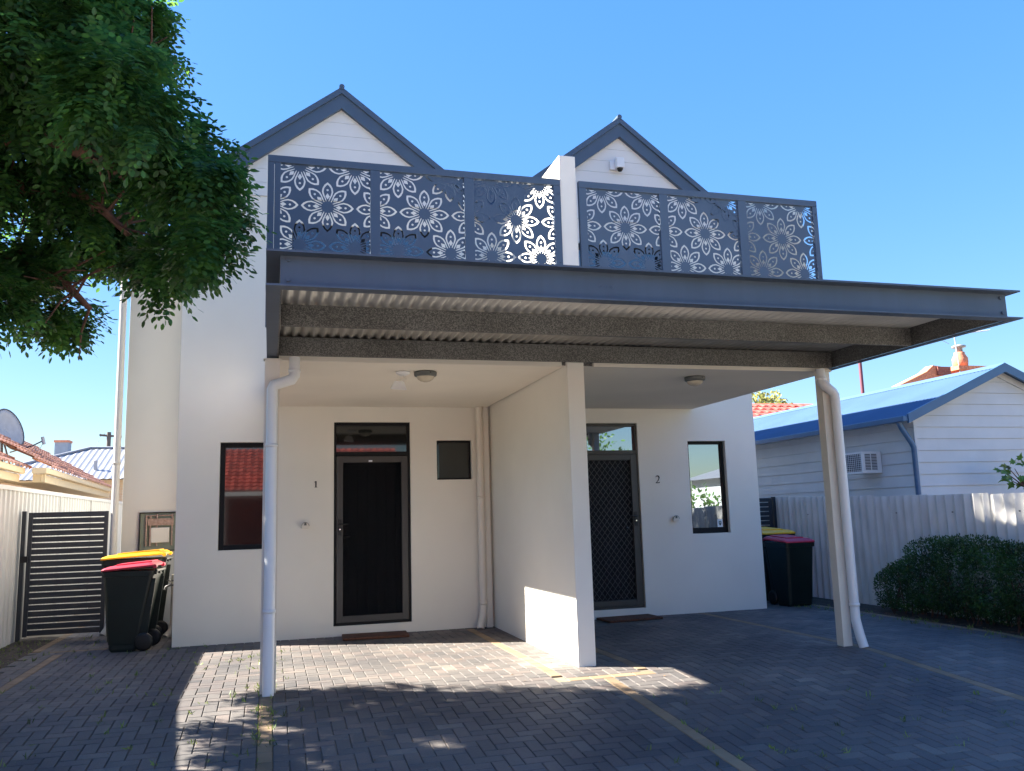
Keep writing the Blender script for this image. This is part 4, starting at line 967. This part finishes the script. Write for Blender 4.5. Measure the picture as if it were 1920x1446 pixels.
MB().lathe([(0, .70), (.15, .70), (.15, .92), (.30, .93), (.30, 1.0), (.1, 1.06), (0, 1.06)], (30.2, 20.4, 7.46), 14).build('flue_cowl', M['metalroof'], pt)
t = thing('tv_antenna', 'thin television antenna mast left of the orange chimney pot', 'antenna', (29.65, 20, 7.2))
MB().tube([(29.75, 20, 7.0), (29.62, 20, 9.0)], .03, 6).build('mast', M['dish'], t)
an = MB().tube([(29.3, 20, 8.85), (31.6, 20, 9.15)], .018, 6).tube([(28.6, 20, 8.75), (29.3, 20, 8.45)], .012, 5)
for i in range(9): x = 29.9 + i * .2; an.tube([(x, 19.8, 8.94 + i * .026), (x, 20.2, 8.94 + i * .026)], .009, 4)
an.build('aerial', M['dish'], t)
t = MB().tube([(18.06, 12, 3.0), (18.06, 12, 6.6)], .055, 10).build('thin_pole', M['purple'], org=(18.06, 12, 3)); tag(t, 'thin maroon pole rising behind the blue shed roof', 'pole')

# ================================================================== FOLIAGE
def frames(dirs):
    """orthonormal frames for unit directions: returns side, up"""
    r = RNG.normal(size=dirs.shape); s = np.cross(dirs, r); s /= np.linalg.norm(s, axis=1)[:, None]; return s, np.cross(s, dirs)
def leaf_cloud(P, D, S, leaf, name, material, parent=None, smooth=False, UP=None):
    """leaf: template verts (k,3) x=along, y=side, z=normal and faces; one copy per point"""
    lv, lf = leaf; lv = np.array(lv, float); lf = np.array(lf, int); D = D / np.linalg.norm(D, axis=1)[:, None]
    if UP is None: s, n = frames(D)
    else:
        s = np.cross(UP, D); s /= np.linalg.norm(s, axis=1)[:, None] + 1e-9; n = np.cross(D, s)
    V = P[:, None, :] + S[:, None, None] * (lv[None, :, 0, None] * D[:, None, :] + lv[None, :, 1, None] * s[:, None, :] + lv[None, :, 2, None] * n[:, None, :])
    k = len(lv); Fs = (lf[None] + (np.arange(len(P)) * k)[:, None, None]).reshape(-1, lf.shape[1])
    return np_mesh(name, V.reshape(-1, 3), Fs, material, parent, smooth)
OVAL = ([(0, 0, 0), (.35, .26, .03), (.75, .22, .03), (1, 0, 0), (.75, -.22, .03), (.35, -.26, .03)], [(0, 1, 2, 3), (0, 3, 4, 5)])
def sphere_dirs(n): v = RNG.normal(size=(n, 3)); return v / np.linalg.norm(v, axis=1)[:, None]

# ---- big tree at the left (pinnate leaves): crown built of leafy boughs
TX, TY = -2.72, -4.1
tree = thing('pinnate_leaf_tree', 'large leafy tree overhanging from the left with drooping oval leaflets', 'tree', (TX, TY, gz(TX, TY)))
BL = [(-1.66, -4.5, 4.78, .88), (-1.30, -3.5, 5.24, .50), (-1.0, -5.0, 4.05, .38), (-.84, -4.2, 4.02, .40), (-.55, -4.6, 3.80, .20), (-.54, -4.0, 3.72, .21), (-.60, -4.4, 3.34, .21), (-.90, -3.6, 3.40, .23),
      (-1.42, -3.0, 4.11, .6), (-1.9, -3.5, 4.46, .8), (-2.1, -2.5, 3.9, .6), (-1.42, -2.5, 3.90, .34), (-1.98, -3.0, 3.34, .30), (-1.76, -2.6, 3.20, .16), (-2.25, -3.4, 3.16, .28),
      (-2.83, -3.0, 4.37, 1.0), (-3.18, -2.4, 3.63, .75), (-2.5, -4.0, 5.4, 1.1), (-3.4, -2.2, 3.3, .75), (-3.9, -2.9, 4.4, 1.1), (-2.7, -3.4, 5.9, 1.0), (-3.6, -4.4, 4.4, 1.0), (-3.3, -5.2, 5.0, 1.0), (-2.0, -5.0, 6.2, 1.0), (-3.0, -6.0, 5.4, .9),
      (-3.3, -3.2, 2.8, .6), (-3.5, -4.0, 3.1, .75), (-2.95, -4.4, 3.3, .6), (-2.75, -3.6, 3.9, .6), (-3.6, -5.0, 3.2, .7), (-1.24, -3.5, 5.5, .30)]
Pc, Dc = [], []
for (x, y, z, r) in BL:
    vis = x > -2.6
    K = int((66 if vis else 32) * r * r) + 5
    cd = sphere_dirs(K); cr = r * RNG.uniform(.35, .86, K); cc = np.array([x, y, z + .07]) + cd * cr[:, None]
    for c_, d_ in zip(cc, cd):
        n = RNG.integers(20, 34); rs_ = RNG.uniform(.11, .19)
        d = sphere_dirs(n); d[:, 2] *= .55
        p = c_ + d * rs_ * RNG.uniform(.3, 1, n)[:, None]
        dr = d * .8 + d_ * .45 + np.array([0, 0, -.42]) + RNG.normal(size=d.shape) * .22
        Pc.append(p); Dc.append(dr)
Pc = np.vstack(Pc); Dc = np.vstack(Dc); Dc /= np.linalg.norm(Dc, axis=1)[:, None]
# leaflets along each rachis
NL = 11; ll, dl, sl, ul = [], [], [], []
S_, N_ = frames(Dc); upv = np.tile([0, 0, 1.0], (len(Pc), 1)); S_ = np.cross(upv, Dc); S_ /= np.linalg.norm(S_, axis=1)[:, None] + 1e-6; N_ = np.cross(Dc, S_)
for k in range(NL):
    pair, side = divmod(k, 2); tpos = .03 + pair * .036
    base = Pc + Dc * tpos + np.array([0, 0, -1.0]) * (tpos ** 2 * 1.6)
    if k == NL - 1: dd = Dc.copy()
    else: dd = Dc * .45 + S_ * (1 if side else -1) + np.array([0, 0, -.28])
    dd = dd + RNG.normal(size=dd.shape) * .16
    ll.append(base); dl.append(dd); sl.append(RNG.uniform(.048, .068, len(Pc))); ul.append(N_ + RNG.normal(size=N_.shape) * .25)
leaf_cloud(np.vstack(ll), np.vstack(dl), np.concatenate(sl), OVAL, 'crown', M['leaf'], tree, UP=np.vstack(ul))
tb = MB(); zb0 = gz(TX, TY) - .05
tb.tube([(TX, TY, zb0), (TX - .03, TY + .02, .9), (TX + .02, TY + .05, 1.9), (TX + .05, TY + .15, 2.6)], [.17, .14, .125, .12], 14)
limbs = [[(TX + .05, TY + .15, 2.6), (-2.55, -3.7, 3.4), (-2.473, -3.2, 4.1), (-1.949, -3.2, 4.124), (-1.55, -3.4, 4.032), (-1.329, -3.5, 3.841), (-1.15, -3.6, 3.642)],
         [(TX + .05, TY + .15, 2.6), (-2.7, -3.6, 3.8), (-2.534, -3.2, 5.0), (-1.952, -3.4, 5.109), (-1.568, -3.7, 4.892), (-1.288, -3.8, 5.031), (-1.022, -4.0, 4.842)],
         [(TX + .05, TY + .15, 2.6), (-2.6, -3.2, 3.2), (-2.457, -2.8, 3.593), (-1.966, -3.0, 3.514), (-1.678, -3.0, 3.346), (-1.527, -2.9, 3.194)],
         [(-2.0, -3.6, 4.35), (-1.738, -3.9, 4.313), (-1.512, -4.0, 4.164), (-1.272, -4.1, 4.038), (-1.105, -4.1, 3.928), (-.8, -4.2, 3.95)],
         [(TX + .05, TY + .15, 2.6), (-2.9, -4.2, 3.6), (-2.6, -4.6, 4.6), (-2.0, -4.7, 5.3)], [(TX + .05, TY + .15, 2.6), (-3.1, -3.7, 3.5), (-3.6, -3.2, 4.2)]]
for L_ in limbs:
    n = len(L_); tb.tube(L_, [.075 * (1 - i / (n - .2)) ** .8 + .007 for i in range(n)], 8)
random.seed(5)
for L_ in limbs:
    for i in range(1, len(L_) - 1):
        for _ in range(5):
            a = Vector(L_[i]).lerp(Vector(L_[i + 1]), random.random()); d = Vector((random.uniform(-.2, 1), random.uniform(-1, .6), random.uniform(-.5, .7))).normalized()
            b_ = a + d * .22; c_2 = b_ + (d + Vector((random.uniform(-.5, .5), random.uniform(-.5, .5), random.uniform(-.6, .3)))).normalized() * .25
            tb.tube([a, b_, c_2], [.014, .010, .004], 5)
tb.build('trunk', M['bark'], tree)

# ---- hedge
hedge = thing('clipped_hedge', 'dark green small-leaved hedge along the right fence', 'hedge', (7.85, -2.4, 0))
HB = [(7.86, -1.12, .26, .30, .28), (7.82, -1.50, .34, .38, .36), (7.80, -1.95, .52, .45, .42), (7.82, -2.4, .50, .47, .46), (7.80, -2.9, .46, .45, .44), (7.82, -3.35, .50, .48, .40), (7.78, -3.9, .46, .47, .46), (7.8, -4.5, .48, .5, .46), (7.8, -5.1, .48, .5, .46)]
Ph, Dh = [], []
for (x, y, z, r, rz) in HB:
    n = int(9500 * r * r * 2.2 * 2); d = sphere_dirs(n); bumps = sphere_dirs(22); w = (d @ bumps.T).max(1)
    rad = r * (0.70 + .32 * RNG.random(n) ** .5) * np.where(w > .85, 1.08, .97)
    sc = np.array([.95, 1.0, rz / r]); p = np.array([x, y, z]) + np.sign(d) * np.abs(d) ** .8 * rad[:, None] * sc * .97
    p = p[p[:, 2] > .05]; d = d[:len(p)] if len(p) != n else d
    Ph.append(p); dd = RNG.normal(size=p.shape) * .8 + (p - np.array([x, y, z])) / r + np.array([0, 0, .5]); Dh.append(dd)
Ph = np.vstack(Ph); Dh = np.vstack(Dh); k_ = Ph[:, 0] < 8.10; Ph, Dh = Ph[k_], Dh[k_]
leaf_cloud(Ph, Dh, RNG.uniform(.018, .032, len(Ph)), OVAL, 'foliage', M['hedgeleaf'], hedge)
st = MB(); random.seed(3)
for i in range(70):
    x = 7.8 + random.uniform(-.2, .2); y = -1 - random.random() * 4.2; h = .55 + random.random() * .35
    st.tube([(x, y, -.02), (x + random.uniform(-.1, .1), y + random.uniform(-.1, .1), h * .5), (x + random.uniform(-.2, .2), y + random.uniform(-.2, .2), h * .8)], [.009, .007, .003], 5)
for i in range(9): st.tube([(7.8 + random.uniform(-.06, .06), -1 - i * .5, -.03), (7.8, -1 - i * .5 + .03, .22)], .018, 6)
st.build('stems', M['bark'], hedge)

# ---- fig leaves over the fence
fig = thing('fig_tree', 'broad green fig leaves peeking over the right fence', 'tree', (10.7, -.55, 1.0))
FIG = ([(0, 0, 0), (.15, .22, .02), (.05, .42, 0), (.35, .30, .05), (.52, .50, 0), (.62, .22, .05), (1.05, 0, -.08), (.62, -.22, .05), (.52, -.50, 0), (.35, -.30, .05), (.05, -.42, 0), (.15, -.22, .02)],)
fv = FIG[0]; ff = [(0, 1, 2, 3), (0, 3, 4, 5), (0, 5, 6, 7), (0, 7, 8, 9), (0, 9, 10, 11)]
Pf = []; 
fst = MB(); random.seed(12)
fpts = []
for (bx, by, bz) in ((10.33, -.55, 1.80), (10.45, -.5, 1.87), (10.58, -.5, 1.84), (10.68, -.6, 1.92), (10.62, -.55, 1.74), (10.50, -.5, 1.66), (10.40, -.6, 1.72), (10.72, -.5, 1.68), (10.60, -.65, 1.58), (10.75, -.6, 1.80), (10.85, -.6, 1.9), (10.9, -.5, 1.7)):
    for _ in range(3): fpts.append((bx + random.uniform(-.05, .05), by + random.uniform(-.08, .08), bz + random.uniform(-.04, .04)))
    fst.tube([(10.75, -.55, 1.2), (10.7, -.55, 1.55), (bx, by, bz)], [.02, .012, .005], 6)
fst.tube([(10.75, -.55, -.1), (10.75, -.55, 1.25)], .03, 8)
Pf = np.array(fpts); Df = (Pf - np.array([10.68, -.55, 1.70])) * 3 + RNG.normal(size=Pf.shape) * .25 + np.array([0, -.1, -.35])
UPf = np.tile([-.25, -.8, .6], (len(Pf), 1)) + RNG.normal(size=Pf.shape) * .3
leaf_cloud(Pf, Df, RNG.uniform(.10, .15, len(Pf)), (fv, ff), 'crown', M['figleaf'], fig, UP=UPf)
fst.build('trunk', M['bark'], fig)

# ---- background trees
def bush_tree(name, label, c, blobs, material, leaf, dens, base, group=None):
    t = thing(name, label, 'tree', base, group); P, D = [], []
    for (x, y, z, r) in blobs:
        n = int(dens * r * r); d = sphere_dirs(n); bumps = sphere_dirs(10); w = (d @ bumps.T).max(1); rad = r * (.5 + .5 * RNG.random(n)) * np.where(w > .8, 1.1, .85)
        P.append(np.array([x, y, z]) + d * rad[:, None]); D.append(RNG.normal(size=d.shape) + d)
    P = np.vstack(P); leaf_cloud(P, np.vstack(D), RNG.uniform(leaf * .7, leaf * 1.3, len(P)), OVAL, 'crown', material, t)
    tm = MB(); top = max(b[2] for b in blobs)
    tm.tube([(base[0], base[1], base[2] - .1), (base[0] + .1, base[1], base[2] + (top - base[2]) * .5)], [.22, .14], 8)
    for (x, y, z, r) in blobs: tm.tube([(base[0] + .1, base[1], base[2] + (top - base[2]) * .45), ((base[0] + x) / 2, (base[1] + y) / 2, z - r * .6), (x, y, z)], [.10, .06, .02], 6)
    tm.build('trunk', M['bark'], t); return t
bush_tree('dapple_tree', 'unseen tall tree added over the left neighbour to dapple the right fence', None, [(-5.2, 2.0, 12.2, .8), (-5.0, 3.0, 12.1, .7), (-5.5, 1.0, 12.4, .8), (-4.9, .2, 12.2, .7), (-5.6, 2.4, 13.0, .8), (-6.4, 1.5, 13.0, .8), (-6.2, 2.8, 12.9, .8)], M['farleaf'], .14, 520, (-7.2, 3.0, 0))  # out-of-frame tree added to break up sunlight on the right fence
bush_tree('eucalyptus_tree', 'yellow-green tree top behind the red tiled roof', None, [(22.3, 25, 6.3, .8), (23.2, 25, 6.2, .8), (24.0, 25, 5.9, .6), (24.5, 25.2, 5.6, .5), (21.6, 25, 5.6, .9), (22.9, 25, 5.4, .9)], M['farleaf'], .20, 420, (22.8, 25, 0))

# ================================================================== BEHIND THE CAMERA (seen in the window panes)
bk = thing('brick_bungalow', 'red brick bungalow with red tiled roof across the drive behind the viewer', 'house', (-2, -24, 0))
MB().box(-12, 4.2, -28, -22.6, -.6, 3.2).build('wall', M['redbrick'], bk)
MB().box(-12.5, 4.8, -19.95, -19.85, 2.30, 2.44).build('gutter', M['fenceL'], bk)
tile_roof('roof_tiles', M['redtile'], bk, (-12.5, -19.9, 2.48), (1, 0, 0), Vector((0, -math.cos(.45), math.sin(.45))), 69, 12, pu=.25, pv=.33, amp=.04, step=.05, su=4)
MB().box(-1.75, -1.55, -19.98, -19.9, -.4, 2.30).build('verandah_post', M['white'], bk)
fs_ = thing('street_fence', 'low pale corrugated fence behind the viewer', 'fence', (0, -13.4, -.4))
corrugated(-6, 2.5, -.6, .55, .03, .25, lambda u_, v, h: (u_, -13.4 + h, v), 'fence_sheet', M['fenceL'], fs_, samples=8)
cf = thing('panel_fence', 'cream panel fence with red capping reflected in the right window', 'fence', (12, -8, 0))
pf = MB()
for i in range(8): pf.box(8.6 + i * 1.0, 9.585 + i * 1.0, -8.03, -8.0, -.5, 1.02)
pf.build('panel', M['eave'], cf); MB().box(8.6, 16.6, -8.06, -7.97, 1.021, 1.22).build('capping', M['redcap'], cf)
bush_tree('garden_tree', 'green garden tree above the cream panel fence', None, [(10.2, -10.5, 1.6, .9), (11.0, -10, 1.3, .7), (9.4, -11, 2.1, 1.0), (12.0, -10.5, 1.2, .6), (8.3, -12.5, 2.8, 1.5), (7.0, -13.5, 2.8, 1.6), (9.0, -10, 1.3, .8)], M['leafback'] if 'leafback' in M else M['figleaf'], .12, 700, (10, -11, -.4))
wh = thing('weatherboard_cottage', 'white weatherboard cottage reflected in the right window', 'house', (16, -10, 0))
wbx = MB()
for i in range(14): wbx.add([(13.0, -8.99, i * .22 - .4), (20, -8.99, i * .22 - .4), (20, -9.01, i * .22 - .19), (13.0, -9.01, i * .22 - .19)], [(3, 2, 1, 0)])
wbx.box(13.0, 20, -14, -9.02, -.5, 2.3); wbx.build('wall', M['shedwall'], wh)
MB().prism([(12.7, 2.30), (20.3, 2.30), (16.5, 3.3)], -14.3, -8.8).build('roof', M['metalroof'], wh)

# ================================================================== WEEDS AND LITTER
Pw = []
random.seed(21)
for i in range(420):
    zone = random.random()
    if zone < .45: x, y = random.uniform(-2.6, 0.2), random.uniform(-6.5, 1.5)
    elif zone < .65: x, y = -0.1 + random.choice((0, .1)), random.uniform(-6.5, -1)
    elif zone < .8: x, y = random.uniform(2.2, 5.6), random.uniform(-7, -4)
    else: x, y = random.uniform(7.0, 7.45), random.uniform(-5, 0)
    x = round(x * 10) / 10 + random.uniform(-.01, .01)
    if -1.2 < x < 6.6 and y > -.1: continue
    for _ in range(random.randint(2, 9)): Pw.append((x + random.gauss(0, .018), y + random.gauss(0, .018), gz(x, y) + .0))
for i in range(500): x, y = random.uniform(-3.05, -2.62), random.uniform(-1.5, 1.6); Pw.append((x, y, -.02))
Pw = np.array(Pw); Dw = RNG.normal(size=Pw.shape) * .6 + np.array([0, 0, 1.0])
BLADE = ([(0, -.08, 0), (0, .08, 0), (.55, .10, .03), (1, 0, .12)], [(0, 1, 2, 3)])
o = leaf_cloud(Pw, Dw, RNG.uniform(.020, .052, len(Pw)), BLADE, 'weeds', M['grass']); structure(o, 'stuff')
# fallen leaves along hedge and fences
Pl = [(random.uniform(7.05, 7.6) , random.uniform(-5, 0), .006) for _ in range(700)] + [(random.uniform(-3.05, -2.5), random.uniform(-4, 1.5), .004) for _ in range(260)] + [(random.uniform(-2.5, 7.0), random.uniform(-7, -.3), None) for _ in range(70)]
Pl = np.array([(a, b, gz(a, b) + (.005 if c is None else c)) for a, b, c in Pl]); Dl = RNG.normal(size=Pl.shape); Dl[:, 2] *= .15
UPl = np.tile([0, 0, 1.0], (len(Pl), 1)) + RNG.normal(size=Pl.shape) * .2
M['litter'] = mat('dry_leaf', (0.16, 0.10, 0.05), 0.9, var=.3, rand=.4)
o = leaf_cloud(Pl, Dl, RNG.uniform(.012, .030, len(Pl)), OVAL, 'leaf_litter', M['litter'], UP=UPl); structure(o, 'stuff')
